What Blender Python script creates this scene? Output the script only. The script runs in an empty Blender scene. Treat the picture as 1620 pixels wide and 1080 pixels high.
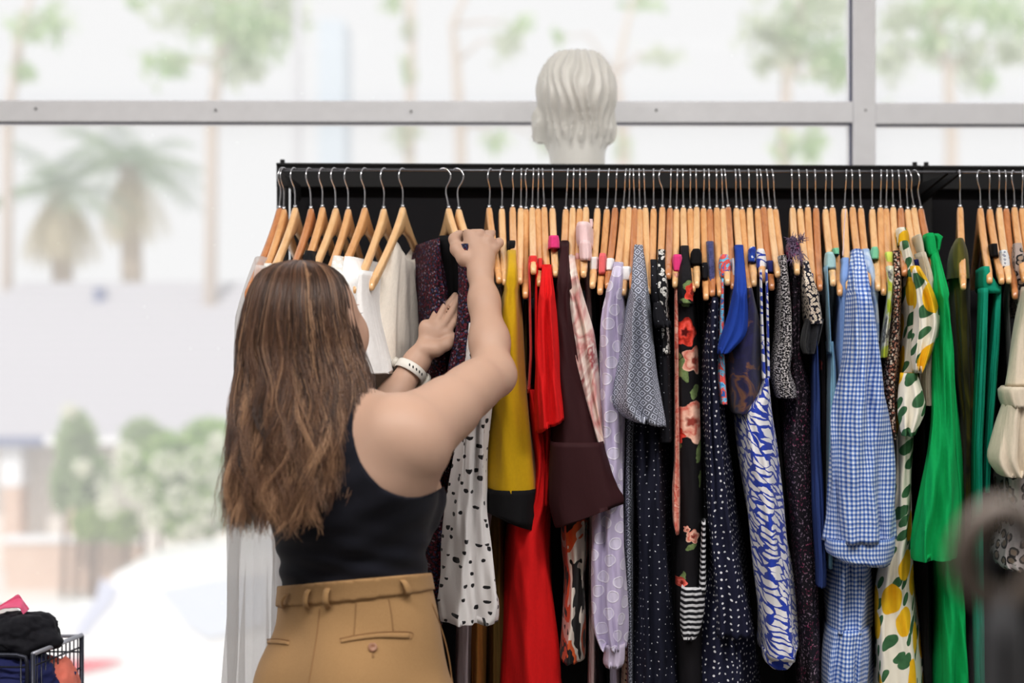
import bpy, bmesh, math, random
import numpy as np
from mathutils import Vector, Matrix, noise as mnoise
from mathutils.bvhtree import BVHTree

# ------------------------------------------------------------------ camera, world, lights, exposure
SC = bpy.context.scene
COL = SC.collection
F = 2250.0          # focal length in pixels of the 1620 px wide frame
CZ = 1.42           # eye height
cam_d = bpy.data.cameras.new('camera')
cam_d.lens = 50; cam_d.sensor_width = 36; cam_d.sensor_fit = 'HORIZONTAL'
cam_d.dof.use_dof = True; cam_d.dof.focus_distance = 2.5; cam_d.dof.aperture_fstop = 1.9
cam_d.clip_end = 300
cam = bpy.data.objects.new('camera', cam_d); COL.objects.link(cam)
cam.location = (0, 0, CZ); cam.rotation_euler = (math.pi/2, 0, 0)
SC.camera = cam
W_ = bpy.data.worlds.new('sky'); SC.world = W_; W_.use_nodes = True
bg = W_.node_tree.nodes['Background']
bg.inputs[0].default_value = (0.985, 0.99, 1.0, 1); bg.inputs[1].default_value = .97
SC.view_settings.view_transform = 'Standard'; SC.view_settings.look = 'None'
SC.view_settings.gamma = 1; SC.view_settings.exposure = 0.0; SC.view_settings.use_curve_mapping = False
SC.cycles.max_bounces = 7; SC.cycles.diffuse_bounces = 3; SC.cycles.glossy_bounces = 3
SC.cycles.transparent_max_bounces = 12; SC.cycles.transmission_bounces = 4
SC.cycles.use_denoising = True
SC.cycles.sample_clamp_indirect = 6

def light(name, typ, loc, energy, size=(1, 1), rot=(0, 0, 0), color=(1, 1, 1)):
    d = bpy.data.lights.new(name, typ); d.energy = energy; d.color = color
    if typ == 'AREA': d.shape = 'RECTANGLE'; d.size, d.size_y = size
    o = bpy.data.objects.new(name, d); COL.objects.link(o); o.location = loc; o.rotation_euler = rot
    return o
sun = light('sun', 'SUN', (0, -5, 12), 2.7, rot=(math.radians(38), 0, math.radians(-14)), color=(1, .97, .92))
sun.data.angle = math.radians(2)
# the shop's ceiling light panels (their housings are built with the room)
PANELS = [(-1.3, 0.9), (0.2, 0.9), (1.7, 0.9), (-1.3, -1.2), (1.0, -1.2)]
for _x, _y in PANELS:
    light('panel_light', 'AREA', (_x, _y, 3.06), 37 if _y > 0 else 7, (1.2, .3), color=(1, .975, .945))

# ------------------------------------------------------------------ helpers
rng = np.random.default_rng(7)
random.seed(7)
def lin(c):
    r = []
    for v in c[:3]:
        v = v/255.0
        r.append(v/12.92 if v <= .04045 else ((v+.055)/1.055)**2.4)
    return tuple(r)
def P(px, py, Y):
    return np.array([(px-810)/F*Y, Y, CZ-(py-540)/F*Y])
def yr(X): return 2.68+.032*(X+.43)          # the rail runs very slightly away to the right
def rail_at(px):
    X = 0.
    for _ in range(4): X = (px-810)/F*yr(X)
    return X, yr(X)

class NT:
    """small node-tree writer"""
    def __init__(s, name, rough=.6, spec=.3, sheen=0):
        s.m = bpy.data.materials.new(name); s.m.use_nodes = True
        s.t = s.m.node_tree; s.b = s.t.nodes['Principled BSDF']
        s.b.inputs['Roughness'].default_value = rough
        s.b.inputs['Specular IOR Level'].default_value = spec
        if sheen:
            s.b.inputs['Sheen Weight'].default_value = sheen
    def put(s, sock, v):
        if isinstance(v, bpy.types.NodeSocket): s.t.links.new(v, sock)
        elif isinstance(v, (tuple, list)):
            sock.default_value = tuple(v)+((1,) if len(sock.default_value) == 4 and len(v) == 3 else ())
        else: sock.default_value = v
    def n(s, typ, ins=None, out=0, **kw):
        nd = s.t.nodes.new(typ)
        for k, v in kw.items(): setattr(nd, k, v)
        for k, v in (ins or {}).items(): s.put(nd.inputs[k], v)
        return nd.outputs[out]
    def math(s, op, a, b=0., c=None, clamp=False):
        ins = {0: a, 1: b}
        if c is not None: ins[2] = c
        return s.n('ShaderNodeMath', ins, operation=op, use_clamp=clamp)
    def uv(s): return s.n('ShaderNodeUVMap')
    def obj(s): return s.n('ShaderNodeTexCoord', out=3)
    def xyz(s, v):
        nd = s.t.nodes.new('ShaderNodeSeparateXYZ'); s.put(nd.inputs[0], v)
        return nd.outputs
    def vec(s, x, y, z=0.): return s.n('ShaderNodeCombineXYZ', {0: x, 1: y, 2: z})
    def scale(s, v, sc):
        return s.n('ShaderNodeVectorMath', {0: v, 1: sc if isinstance(sc, tuple) else (sc, sc, sc)}, operation='MULTIPLY')
    def add(s, v, w): return s.n('ShaderNodeVectorMath', {0: v, 1: w}, operation='ADD')
    def rot(s, v, a): return s.n('ShaderNodeVectorRotate', {'Vector': v, 'Angle': a}, rotation_type='Z_AXIS')
    def mix(s, f, a, b): return s.n('ShaderNodeMix', {0: f, 6: a, 7: b}, out=2, data_type='RGBA')
    def noise(s, v, sc, det=2, rough=.5, dist=0, out=0):
        return s.n('ShaderNodeTexNoise', {'Vector': v, 'Scale': sc, 'Detail': det, 'Roughness': rough, 'Distortion': dist}, out=out)
    def vor(s, v, sc, rnd=1., out=0, feature='F1', dim='2D', metric='EUCLIDEAN'):
        return s.n('ShaderNodeTexVoronoi', {'Vector': v, 'Scale': sc, 'Randomness': rnd}, out=out, feature=feature, voronoi_dimensions=dim, distance=metric)
    def lt(s, a, b, soft=0.):
        if not soft: return s.math('LESS_THAN', a, b)
        return s.n('ShaderNodeMapRange', {0: a, 1: b-soft, 2: b+soft, 3: 1., 4: 0.})
    def gt(s, a, b, soft=0.):
        if not soft: return s.math('GREATER_THAN', a, b)
        return s.n('ShaderNodeMapRange', {0: a, 1: b-soft, 2: b+soft, 3: 0., 4: 1.})
    def ramp(s, f, stops, interp='LINEAR'):
        nd = s.t.nodes.new('ShaderNodeValToRGB'); nd.color_ramp.interpolation = interp
        e = nd.color_ramp.elements
        while len(e) < len(stops): e.new(.5)
        for i, (p, c) in enumerate(stops):
            e[i].position = p; e[i].color = tuple(c)+(1,)
        s.put(nd.inputs[0], f); return nd.outputs[0]
    def warp(s, v, amt, sc):
        nz = s.noise(v, sc, 2, out=1)
        nz = s.add(nz, (-.5, -.5, -.5))
        return s.add(v, s.scale(nz, amt))
    def bump(s, h, strength=.3, dist=.002):
        b = s.n('ShaderNodeBump', {'Height': h, 'Strength': strength, 'Distance': dist})
        s.put(s.b.inputs['Normal'], b)
    def col(s, c): s.put(s.b.inputs['Base Color'], c); return s

MATS = {}
def cloth(name, color, rough=.85, sheen=.15, weave=1600, wrinkle=.35, trans=0.):
    """plain woven cloth, vertical soft creases in the bump only"""
    if name in MATS: return MATS[name]
    t = NT(name, rough, .2, sheen if sum(color) > 330 else 0)
    c = lin(color)
    u = t.uv()
    nz = t.noise(t.scale(u, (1, .5, 1)), 260, 3, .6)
    t.col(t.mix(nz, tuple(v*.88 for v in c), tuple(min(1, v*1.1) for v in c)))
    wr = t.noise(t.scale(u, (34, 6, 1)), 1, 3, .55, .3)
    t.bump(t.math('ADD', t.math('MULTIPLY', wr, 1.), t.math('MULTIPLY', nz, .06)), wrinkle, .01)
    if trans:
        tl = t.t.nodes.new('ShaderNodeBsdfTranslucent'); tl.inputs[0].default_value = c+(1,)
        ms = t.t.nodes.new('ShaderNodeMixShader'); ms.inputs[0].default_value = trans
        tp = t.t.nodes.new('ShaderNodeBsdfTransparent'); m2_ = t.t.nodes.new('ShaderNodeMixShader'); m2_.inputs[0].default_value = .6
        t.t.links.new(tl.outputs[0], m2_.inputs[1]); t.t.links.new(tp.outputs[0], m2_.inputs[2]); tl = m2_
        t.t.links.new(t.b.outputs[0], ms.inputs[1]); t.t.links.new(tl.outputs[0], ms.inputs[2])
        t.t.links.new(ms.outputs[0], t.t.nodes['Material Output'].inputs[0])
    MATS[name] = t.m
    return t.m
def plain(name, color, rough=.5, metal=0., spec=.5, emit=None, es=0):
    if name in MATS: return MATS[name]
    t = NT(name, rough, spec)
    c = lin(color)
    nz = t.noise(t.obj(), 30, 3)
    t.col(t.mix(nz, tuple(v*.93 for v in c), tuple(min(1, v*1.05) for v in c)))
    t.b.inputs['Metallic'].default_value = metal
    if emit:
        t.b.inputs['Emission Color'].default_value = lin(emit)+(1,); t.b.inputs['Emission Strength'].default_value = es
    MATS[name] = t.m
    return t.m

def mesh_obj(name, verts, faces, mat=None, parent=None, uvs=None, smooth=True, quads=None):
    me = bpy.data.meshes.new(name)
    verts = np.asarray(verts, dtype=np.float32)
    if quads is not None:
        q = np.asarray(quads, dtype=np.int32)
        me.vertices.add(len(verts)); me.vertices.foreach_set('co', verts.ravel())
        me.loops.add(q.size); me.loops.foreach_set('vertex_index', q.ravel())
        me.polygons.add(len(q)); me.polygons.foreach_set('loop_start', np.arange(0, q.size, q.shape[1], dtype=np.int32))
        me.update(calc_edges=True)
    else:
        me.from_pydata([tuple(map(float, v)) for v in verts], [], faces)
        me.update()
    if smooth: me.polygons.foreach_set('use_smooth', [True]*len(me.polygons))
    if uvs is not None:
        ul = me.uv_layers.new(name='UVMap')
        vi = np.empty(len(me.loops), dtype=np.int32); me.loops.foreach_get('vertex_index', vi)
        ul.data.foreach_set('uv', np.asarray(uvs, dtype=np.float32)[vi].ravel())
    me.validate()
    o = bpy.data.objects.new(name, me); COL.objects.link(o)
    if mat: me.materials.append(mat)
    if parent is not None: adopt(o, parent)
    return o
def adopt(o, parent):
    """parent keeping world coordinates (parents are unrotated empties or meshes)"""
    o.parent = parent
    o.matrix_parent_inverse = Matrix.Translation(parent.location).inverted() if parent.parent is None else \
        Matrix.Translation(parent.parent.location).inverted()
    if parent.parent is not None:
        o.matrix_parent_inverse = (Matrix.Translation(parent.parent.location) @ parent.matrix_parent_inverse @ Matrix.Translation(parent.location)).inverted()
def tag(o, label=None, cat=None, group=None, kind=None):
    if label: o['label'] = label
    if cat: o['category'] = cat
    if group: o['group'] = group
    if kind: o['kind'] = kind
    return o
def thing(name, label, cat, loc, group=None):
    o = bpy.data.objects.new(name, None); COL.objects.link(o); o.location = loc; o.empty_display_size = .05
    return tag(o, label, cat, group)

class MB:
    def __init__(s): s.v = []; s.f = []
    def box(s, x0, x1, y0, y1, z0, z1):
        b = len(s.v)
        s.v += [(x, y, z) for z in (z0, z1) for y in (y0, y1) for x in (x0, x1)]
        s.f += [tuple(b+i for i in q) for q in ((0, 2, 3, 1), (4, 5, 7, 6), (0, 1, 5, 4), (2, 6, 7, 3), (0, 4, 6, 2), (1, 3, 7, 5))]
        return s
    def prism(s, pts, a, b):
        """closed prism: polygon pts (list of 3-D) and the same shifted by b-a"""
        n = len(pts); k = len(s.v); d = np.array(b)-np.array(a)
        s.v += [tuple(p) for p in pts]+[tuple(np.array(p)+d) for p in pts]
        s.f += [tuple(k+i for i in range(n))[::-1], tuple(k+n+i for i in range(n))]
        s.f += [(k+i, k+(i+1) % n, k+n+(i+1) % n, k+n+i) for i in range(n)]
        return s
    def tube(s, path, r, n=8, caps=True, ry=None):
        path = [Vector(p) for p in path]; k = len(s.v); m = len(path)
        rs = r if hasattr(r, '__len__') else [r]*m
        t0 = (path[1]-path[0]).normalized()
        up = Vector((0, 0, 1)) if abs(t0.z) < .9 else Vector((1, 0, 0))
        a = t0.cross(up).normalized()
        for i, p in enumerate(path):
            t = (path[min(i+1, m-1)]-path[max(i-1, 0)]).normalized()
            a = (a-t*a.dot(t)).normalized(); b = t.cross(a)
            for j in range(n):
                th = 2*math.pi*j/n
                q = p+a*(rs[i]*math.cos(th))+b*((ry or 1)*rs[i]*math.sin(th))
                s.v.append(tuple(q))
        for i in range(m-1):
            for j in range(n):
                s.f.append((k+i*n+j, k+i*n+(j+1) % n, k+(i+1)*n+(j+1) % n, k+(i+1)*n+j))
        if caps:
            s.f.append(tuple(k+j for j in range(n))[::-1]); s.f.append(tuple(k+(m-1)*n+j for j in range(n)))
        return s
    def build(s, name, mat, parent=None, smooth=False, bevel=0):
        o = mesh_obj(name, s.v, s.f, mat, parent, smooth=smooth)
        if bevel:
            md = o.modifiers.new('bevel', 'BEVEL'); md.width = bevel; md.segments = 2; md.limit_method = 'ANGLE'
        return o

def catmull(pts, n):
    pts = [np.array(p, float) for p in pts]; out = []
    m = len(pts)
    for i in range(m-1):
        p0, p1, p2, p3 = pts[max(i-1, 0)], pts[i], pts[i+1], pts[min(i+2, m-1)]
        for k in range(n):
            t = k/n
            out.append(.5*((2*p1)+(-p0+p2)*t+(2*p0-5*p1+4*p2-p3)*t*t+(-p0+3*p1-3*p2+p3)*t**3))
    out.append(pts[-1]); return out

# ------------------------------------------------------------------ implicit surfaces (for bodies)
class Field:
    def __init__(s, lo, hi, h):
        s.lo = np.array(lo, float); s.h = h
        s.n = np.ceil((np.array(hi)-s.lo)/h).astype(int)+1
        s.f = np.full(s.n, .2, dtype=np.float32)
    def _win(s, a, b, pad):
        i0 = np.maximum(((np.minimum(a, b)-pad-s.lo)/s.h).astype(int), 0)
        i1 = np.minimum(((np.maximum(a, b)+pad-s.lo)/s.h).astype(int)+2, s.n)
        if (i1 <= i0).any(): return None
        g = [s.lo[k]+s.h*np.arange(i0[k], i1[k], dtype=np.float32) for k in range(3)]
        X, Y, Z = np.meshgrid(*g, indexing='ij', sparse=True)
        return tuple(slice(i0[k], i1[k]) for k in range(3)), X, Y, Z
    def _join(s, sl, d, k):
        f = s.f[sl]
        if k <= 0: s.f[sl] = np.minimum(f, d); return
        hh = np.clip(.5+.5*(f-d)/k, 0, 1)
        s.f[sl] = f*(1-hh)+d*hh-k*hh*(1-hh)
    def cone(s, a, b, ra, rb, k=.02):
        a = np.array(a, float); b = np.array(b, float)
        w = s._win(a, b, max(ra, rb)+k+.02)
        if w is None: return s
        sl, X, Y, Z = w
        d = b-a; L = float(d@d)+1e-12
        t = np.clip(((X-a[0])*d[0]+(Y-a[1])*d[1]+(Z-a[2])*d[2])/L, 0, 1)
        D = np.sqrt((X-a[0]-t*d[0])**2+(Y-a[1]-t*d[1])**2+(Z-a[2]-t*d[2])**2)-(ra+(rb-ra)*t)
        s._join(sl, D.astype(np.float32), k); return s
    def ell(s, c, r, k=.02, yaw=0., R=None, sub=False):
        c = np.array(c, float); r = np.array(r, float)
        w = s._win(c, c, r.max()+k+.02)
        if w is None: return s
        sl, X, Y, Z = w
        if R is None:
            cy, sy = math.cos(yaw), math.sin(yaw)
            R = np.array([[cy, sy, 0], [-sy, cy, 0], [0, 0, 1]])   # rows: local axes
        dx, dy, dz = X-c[0], Y-c[1], Z-c[2]
        q = [R[i][0]*dx+R[i][1]*dy+R[i][2]*dz for i in range(3)]
        k0 = np.sqrt(sum((q[i]/r[i])**2 for i in range(3)))
        k1 = np.sqrt(sum((q[i]/r[i]**2)**2 for i in range(3)))+1e-9
        D = (k0*(k0-1)/k1).astype(np.float32)
        if sub:
            f = s.f[sl]; D = -D
            if k > 0:
                hh = np.clip(.5-.5*(f-D)/k, 0, 1); s.f[sl] = f*(1-hh)+D*hh+k*hh*(1-hh)
            else: s.f[sl] = np.maximum(f, D)
        else: s._join(sl, D, k)
        return s
    def grid(s):
        g = [s.lo[k]+s.h*np.arange(s.n[k], dtype=np.float32) for k in range(3)]
        return np.meshgrid(*g, indexing='ij', sparse=True)
    def mesh(s):
        f = s.f; ins = f < 0
        c = ins[:-1, :-1, :-1].astype(np.int8)
        tot = np.zeros_like(c)
        for i in (0, 1):
            for j in (0, 1):
                for k in (0, 1):
                    tot += ins[i:f.shape[0]-1+i, j:f.shape[1]-1+j, k:f.shape[2]-1+k]
        act = np.argwhere((tot > 0) & (tot < 8))
        idx = np.full(c.shape, -1, dtype=np.int32); idx[tuple(act.T)] = np.arange(len(act))
        acc = np.zeros((len(act), 3)); cnt = np.zeros(len(act))
        for ax in range(3):
            o1, o2 = [a for a in range(3) if a != ax]
            for u in (0, 1):
                for v in (0, 1):
                    p = act.copy(); p[:, o1] += u; p[:, o2] += v
                    q = p.copy(); q[:, ax] += 1
                    fa = f[tuple(p.T)]; fb = f[tuple(q.T)]
                    m = (fa < 0) != (fb < 0)
                    t = np.where(m, fa/(fa-fb+1e-12*(~m)), 0)
                    pt = p.astype(float); pt[:, ax] += t
                    acc[m] += pt[m]; cnt[m] += 1
        V = s.lo+s.h*(acc/cnt[:, None])
        quads = []
        for ax in range(3):
            o1, o2 = [(1, 2), (2, 0), (0, 1)][ax]
            a = ins; sl0 = [slice(None)]*3; sl1 = [slice(None)]*3
            sl0[ax] = slice(0, -1); sl1[ax] = slice(1, None)
            ch = a[tuple(sl0)] != a[tuple(sl1)]
            e = np.argwhere(ch)
            ok = (e[:, o1] > 0) & (e[:, o2] > 0) & (e[:, o1] < f.shape[o1]-1) & (e[:, o2] < f.shape[o2]-1)
            e = e[ok]
            def cell(d1, d2):
                q = e.copy(); q[:, o1] += d1; q[:, o2] += d2; return idx[tuple(q.T)]
            Q = np.stack([cell(-1, -1), cell(0, -1), cell(0, 0), cell(-1, 0)], 1)
            fl = ~a[tuple(e.T)]
            Q[fl] = Q[fl][:, ::-1]
            quads.append(Q)
        Q = np.concatenate(quads); Q = Q[(Q >= 0).all(1)]
        return V.astype(np.float32), Q
def relax(V, Q, it=3, lam=.5):
    """laplacian smoothing"""
    for _ in range(it):
        acc = np.zeros_like(V, dtype=np.float64); cnt = np.zeros(len(V))
        for i in range(4):
            a, b = Q[:, i], Q[:, (i+1) % 4]
            for x, y in ((a, b), (b, a)):
                for d in range(3): acc[:, d] += np.bincount(x, weights=V[y, d], minlength=len(V))
                cnt += np.bincount(x, minlength=len(V))
        V = (V*(1-lam)+lam*(acc/np.maximum(cnt, 1)[:, None])).astype(np.float32)
    return V
# ------------------------------------------------------------------ room shell
white_paint = plain('white_powder_coat', (240, 240, 244), .45)
wall_m = plain('warm_white_wall', (236, 234, 232), .8)
floor_t = NT('polished_concrete', .35, .4); _n = floor_t.noise(floor_t.obj(), 3, 6, .6)
floor_t.col(floor_t.ramp(_n, [(.3, lin((96, 93, 90))), (.7, lin((128, 124, 119)))]))
floor_m = floor_t.m
def yw(X): return 3.30+.0085*(X+1.2)          # window plane
tag(MB().box(-4.5, 4.5, -3.5, 3.28, -.1, 0).build('floor', floor_m), 'grey polished concrete shop floor', kind='structure')
tag(MB().box(-4.5, 4.5, -3.5, 3.28, 3.1, 3.25).build('ceiling', wall_m), kind='structure')
tag(MB().box(-4.6, -4.5, -3.5, 3.28, 0, 3.1).build('wall_left', wall_m), kind='structure')
tag(MB().box(4.5, 4.6, -3.5, 3.28, 0, 3.1).build('wall_right', wall_m), kind='structure')
tag(MB().box(-4.5, 4.5, -3.6, -3.5, 0, 3.1).build('wall_back_light_block', plain('taupe_light_block', (176, 170, 164), .8)), kind='structure')  # unseen wall behind the camera, added to hold back ambient light
pan_m = plain('light_panel_diffuser', (255, 250, 240), .4, emit=(255, 244, 228), es=3)
for _x, _y in PANELS:
    t = thing('ceiling_light', 'flat rectangular white light panel on the shop ceiling', 'light', (_x, _y, 3.1), 'ceiling light panels')
    MB().box(_x-.62, _x+.62, _y-.17, _y+.17, 3.075, 3.1).build('frame', white_paint, t)
    MB().box(_x-.59, _x+.59, _y-.14, _y+.14, 3.07, 3.076).build('diffuser', pan_m, t)

def wx(px, Y=3.3): return (px-810)/F*Y
def wz(py, Y=3.3): return CZ-(py-540)/F*Y
# window frame: one long transom, one mullion, outer frame and sill, glass panes
ztA, ztB = wz(158.5), wz(192)
mx0, mx1 = wx(1352.5), wx(1388)
def skew(o):
    for v in o.data.vertices: v.co.y += yw(v.co.x)-3.3
    return o
zs, zh = .35, 2.95
f = MB()
fy0, fy1 = 3.30, 3.37
f.box(-4.5, mx0, fy0, fy1, ztB, ztA); f.box(mx1, 4.5, fy0, fy1, ztB-.003, ztA-.003)
f.box(mx0, mx1, fy0-.004, fy1, zs, zh)
for mx in (-1.75, -3.4, 2.55, 3.9): f.box(mx-.026, mx+.026, fy0-.004, fy1, zs, zh)
f.box(-4.5, 4.5, fy0, fy1, zs-.05, zs); f.box(-4.5, 4.5, fy0, fy1, zh, zh+.05)
win = skew(f.build('window_1', white_paint, bevel=.002)); tag(win, kind='structure')
gask = plain('dark_glazing_gasket', (38, 44, 92), .5)
g = MB()
for a, b, z in ((-4.5, mx0, ztB), (mx1, 4.5, ztB-.003)):
    g.box(a, b, fy0+.012, fy0+.02, z-.0035, z)
g.box(mx0-.0045, mx0-.001, fy0+.012, fy0+.02, ztA, zh); g.box(mx0-.0045, mx0-.001, fy0+.012, fy0+.02, zs, ztB-.003)
g = skew(g.build('window_gasket', gask, win)); tag(g, 'dark blue glazing gasket line')
scr = plain('screw_dark', (70, 70, 72), .5)
s = MB()
for px, py in ((57, 172), (341, 174), (650, 175.5), (1039, 173), (1371.5, 173), (500, 190)):
    if py > 185: continue
    X = wx(px); z = wz(py)
    pts = [(X+.0026*math.cos(a), fy0-.0055, z+.0026*math.sin(a)) for a in np.linspace(0, 2*math.pi, 9)[:-1]]
    s.prism(pts, (0, 0, 0), (0, .004, 0))
skew(s.build('frame_screws', scr, win))
# glass: clear panes with a white film put in to imitate flare haze, and a few specks
gl = bpy.data.materials.new('haze_film_glass'); gl.use_nodes = True
t = gl.node_tree; t.nodes.remove(t.nodes['Principled BSDF']); out = t.nodes['Material Output']
tr = t.nodes.new('ShaderNodeBsdfTransparent'); tl = t.nodes.new('ShaderNodeBsdfTranslucent'); gg = t.nodes.new('ShaderNodeBsdfGlossy')
tl.inputs[0].default_value = (.93, .93, .95, 1); gg.inputs['Roughness'].default_value = .02
m1 = t.nodes.new('ShaderNodeMixShader'); m2 = t.nodes.new('ShaderNodeMixShader')
tc = t.nodes.new('ShaderNodeTexCoord'); vo = t.nodes.new('ShaderNodeTexVoronoi'); vo.inputs['Scale'].default_value = 26
nz = t.nodes.new('ShaderNodeTexNoise'); nz.inputs['Scale'].default_value = 1.6
l1 = t.nodes.new('ShaderNodeMath'); l1.operation = 'LESS_THAN'; l1.inputs[1].default_value = .035
l2 = t.nodes.new('ShaderNodeMath'); l2.operation = 'GREATER_THAN'; l2.inputs[1].default_value = .53
l3 = t.nodes.new('ShaderNodeMath'); l3.operation = 'MULTIPLY'
l4 = t.nodes.new('ShaderNodeMath'); l4.operation = 'MULTIPLY_ADD'; l4.inputs[1].default_value = .3; l4.inputs[2].default_value = .34
for a, b in ((tc.outputs[3], vo.inputs['Vector']), (tc.outputs[3], nz.inputs['Vector']), (vo.outputs['Distance'], l1.inputs[0]), (nz.outputs[0], l2.inputs[0]),
             (l1.outputs[0], l3.inputs[0]), (l2.outputs[0], l3.inputs[1]), (l3.outputs[0], l4.inputs[0]), (l4.outputs[0], m1.inputs[0]),
             (tr.outputs[0], m1.inputs[1]), (tl.outputs[0], m1.inputs[2]), (m1.outputs[0], m2.inputs[1]), (gg.outputs[0], m2.inputs[2]), (m2.outputs[0], out.inputs[0])):
    t.links.new(a, b)
m2.inputs[0].default_value = .002
for nm, a, b, z0, z1 in (('glass_pane', -4.5, mx0, ztA, zh), ('glass_pane', -4.5, mx0, zs, ztB), ('glass_pane', mx1, 4.5, ztA, zh), ('glass_pane', mx1, 4.5, zs, ztB)):
    o = mesh_obj(nm, [(a, fy0+.03, z0), (b, fy0+.03, z0), (b, fy0+.03, z1), (a, fy0+.03, z1)], [(0, 1, 2, 3)], gl, win, smooth=False); skew(o)
o = MB().box(-4.5, 4.5, 3.29, 3.42, 0, zs-.05).box(-4.5, 4.5, 3.29, 3.42, zh+.05, 3.25).build('wall_window_side', wall_m); tag(o, kind='structure')

# ------------------------------------------------------------------ clothes racks with black boards
blk = plain('black_powder_coat', (11, 11, 14), .6, spec=.3)
blk2 = plain('black_backing_board', (17, 16, 20), .8, spec=.2)
railm = plain('grey_steel_rail', (120, 120, 126), .25, metal=.9)
XL, YL = rail_at(441); XR, YR_ = rail_at(1452); XE = 1.75
ZR = CZ+(540-268.5)/F*2.68          # rail axis height
def rack(name, x0, x1, label):
    t = thing(name, label, 'clothes rack', (x0, yr(x0)+.2, 0))
    by0, by1 = .235, .262
    zt = CZ+(540-262.3)/F*2.93
    zb = CZ+(540-297)/F*2.93
    def B(m, a, b, d0, d1, z0, z1):
        m.prism([(a, yr(a)+d0, z0), (b, yr(b)+d0, z0), (b, yr(b)+d1, z0), (a, yr(a)+d1, z0)], (0, 0, z0), (0, 0, z1)); return m
    m = MB(); B(m, x0, x1, by0, by1, zb, zt)
    B(m, x0, x1, by0-.004, by1+.004, zt-.002, zt+.004)
    m.build('top_beam', blk, t, bevel=.0015)
    m = MB(); B(m, x0+.024, x1+.012, by0+.03, by0+.042, .12, zt-.01); m.build('backing_board', blk2, t)
    rx0 = XL if x0 < 0 else x0
    for xx in (x0, x1-.022):
        bx = max(xx, rx0)
        m = MB(); B(m, xx, xx+.022, by0+.002, by1, .02, zt+.004); m.build('post', blk, t, bevel=.002)
        m = MB(); m.tube([(xx+.011, yr(xx)+.245, zt), (xx+.011, yr(xx)+.245, zt+.012)], .005, 10); m.build('peg', blk, t, smooth=True)
        m = MB(); B(m, xx-.005, xx+.027, -.22, .46, 0, .025); m.build('foot', blk, t, bevel=.003)
        m = MB(); m.prism([(bx, yr(bx)-.006, ZR-.003), (bx, yr(bx)+.24, ZR-.003), (bx, yr(bx)+.24, ZR-.035)], (0, 0, 0), (.006, 0, 0)); m.build('bracket', blk, t)
    m = MB(); m.tube([(rx0, yr(rx0), ZR), (x1-.002, yr(x1), ZR)], .0026, 10); m.build('hanging_rail', railm, t, smooth=True)
    return t
rack('clothes_rack', (438-810)/F*2.92, XR+.075, 'long black clothes rack with backing board, behind the woman')
rack('clothes_rack', XR+.077, XE, 'black clothes rack at the end of the row, holding the teal top')

# ------------------------------------------------------------------ wooden hangers
def wood(name, a, b, c):
    t = NT(name, .28, .5)
    o = t.obj()
    g = t.noise(t.scale(o, (60, 8, 25)), 1.2, 4, .6, 1.2)
    big = t.noise(o, 2.3, 1)
    t.col(t.mix(big, t.ramp(g, [(.25, lin(a)), (.5, lin(b)), (.8, lin(c))]), t.ramp(g, [(.2, lin(b)), (.8, lin(c))])))
    t.b.inputs['Coat Weight'].default_value = .4; t.b.inputs['Coat Roughness'].default_value = .15
    return t.m
WOODS = [wood('pale_varnished_beech', (214, 158, 102), (232, 182, 126), (244, 204, 152)),
         wood('honey_varnished_beech', (196, 130, 74), (220, 160, 102), (236, 184, 126)),
         wood('tan_varnished_wood', (158, 94, 52), (190, 120, 72), (212, 146, 92))]
chrome = plain('bright_hook_wire', (215, 215, 220), .16, metal=1.)
L_ARM = .215
_s = [(0, -.012), (0, .012), (0, .027), (.003, .037), (.0095, .045), (.0145, .053), (.015, .061), (.0105, .0695), (.003, .0735), (-.005, .0715)]
_hp = catmull([(a, 0, b) for a, b in _s], 4)
hook_mesh = None
HANG = {}
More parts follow.
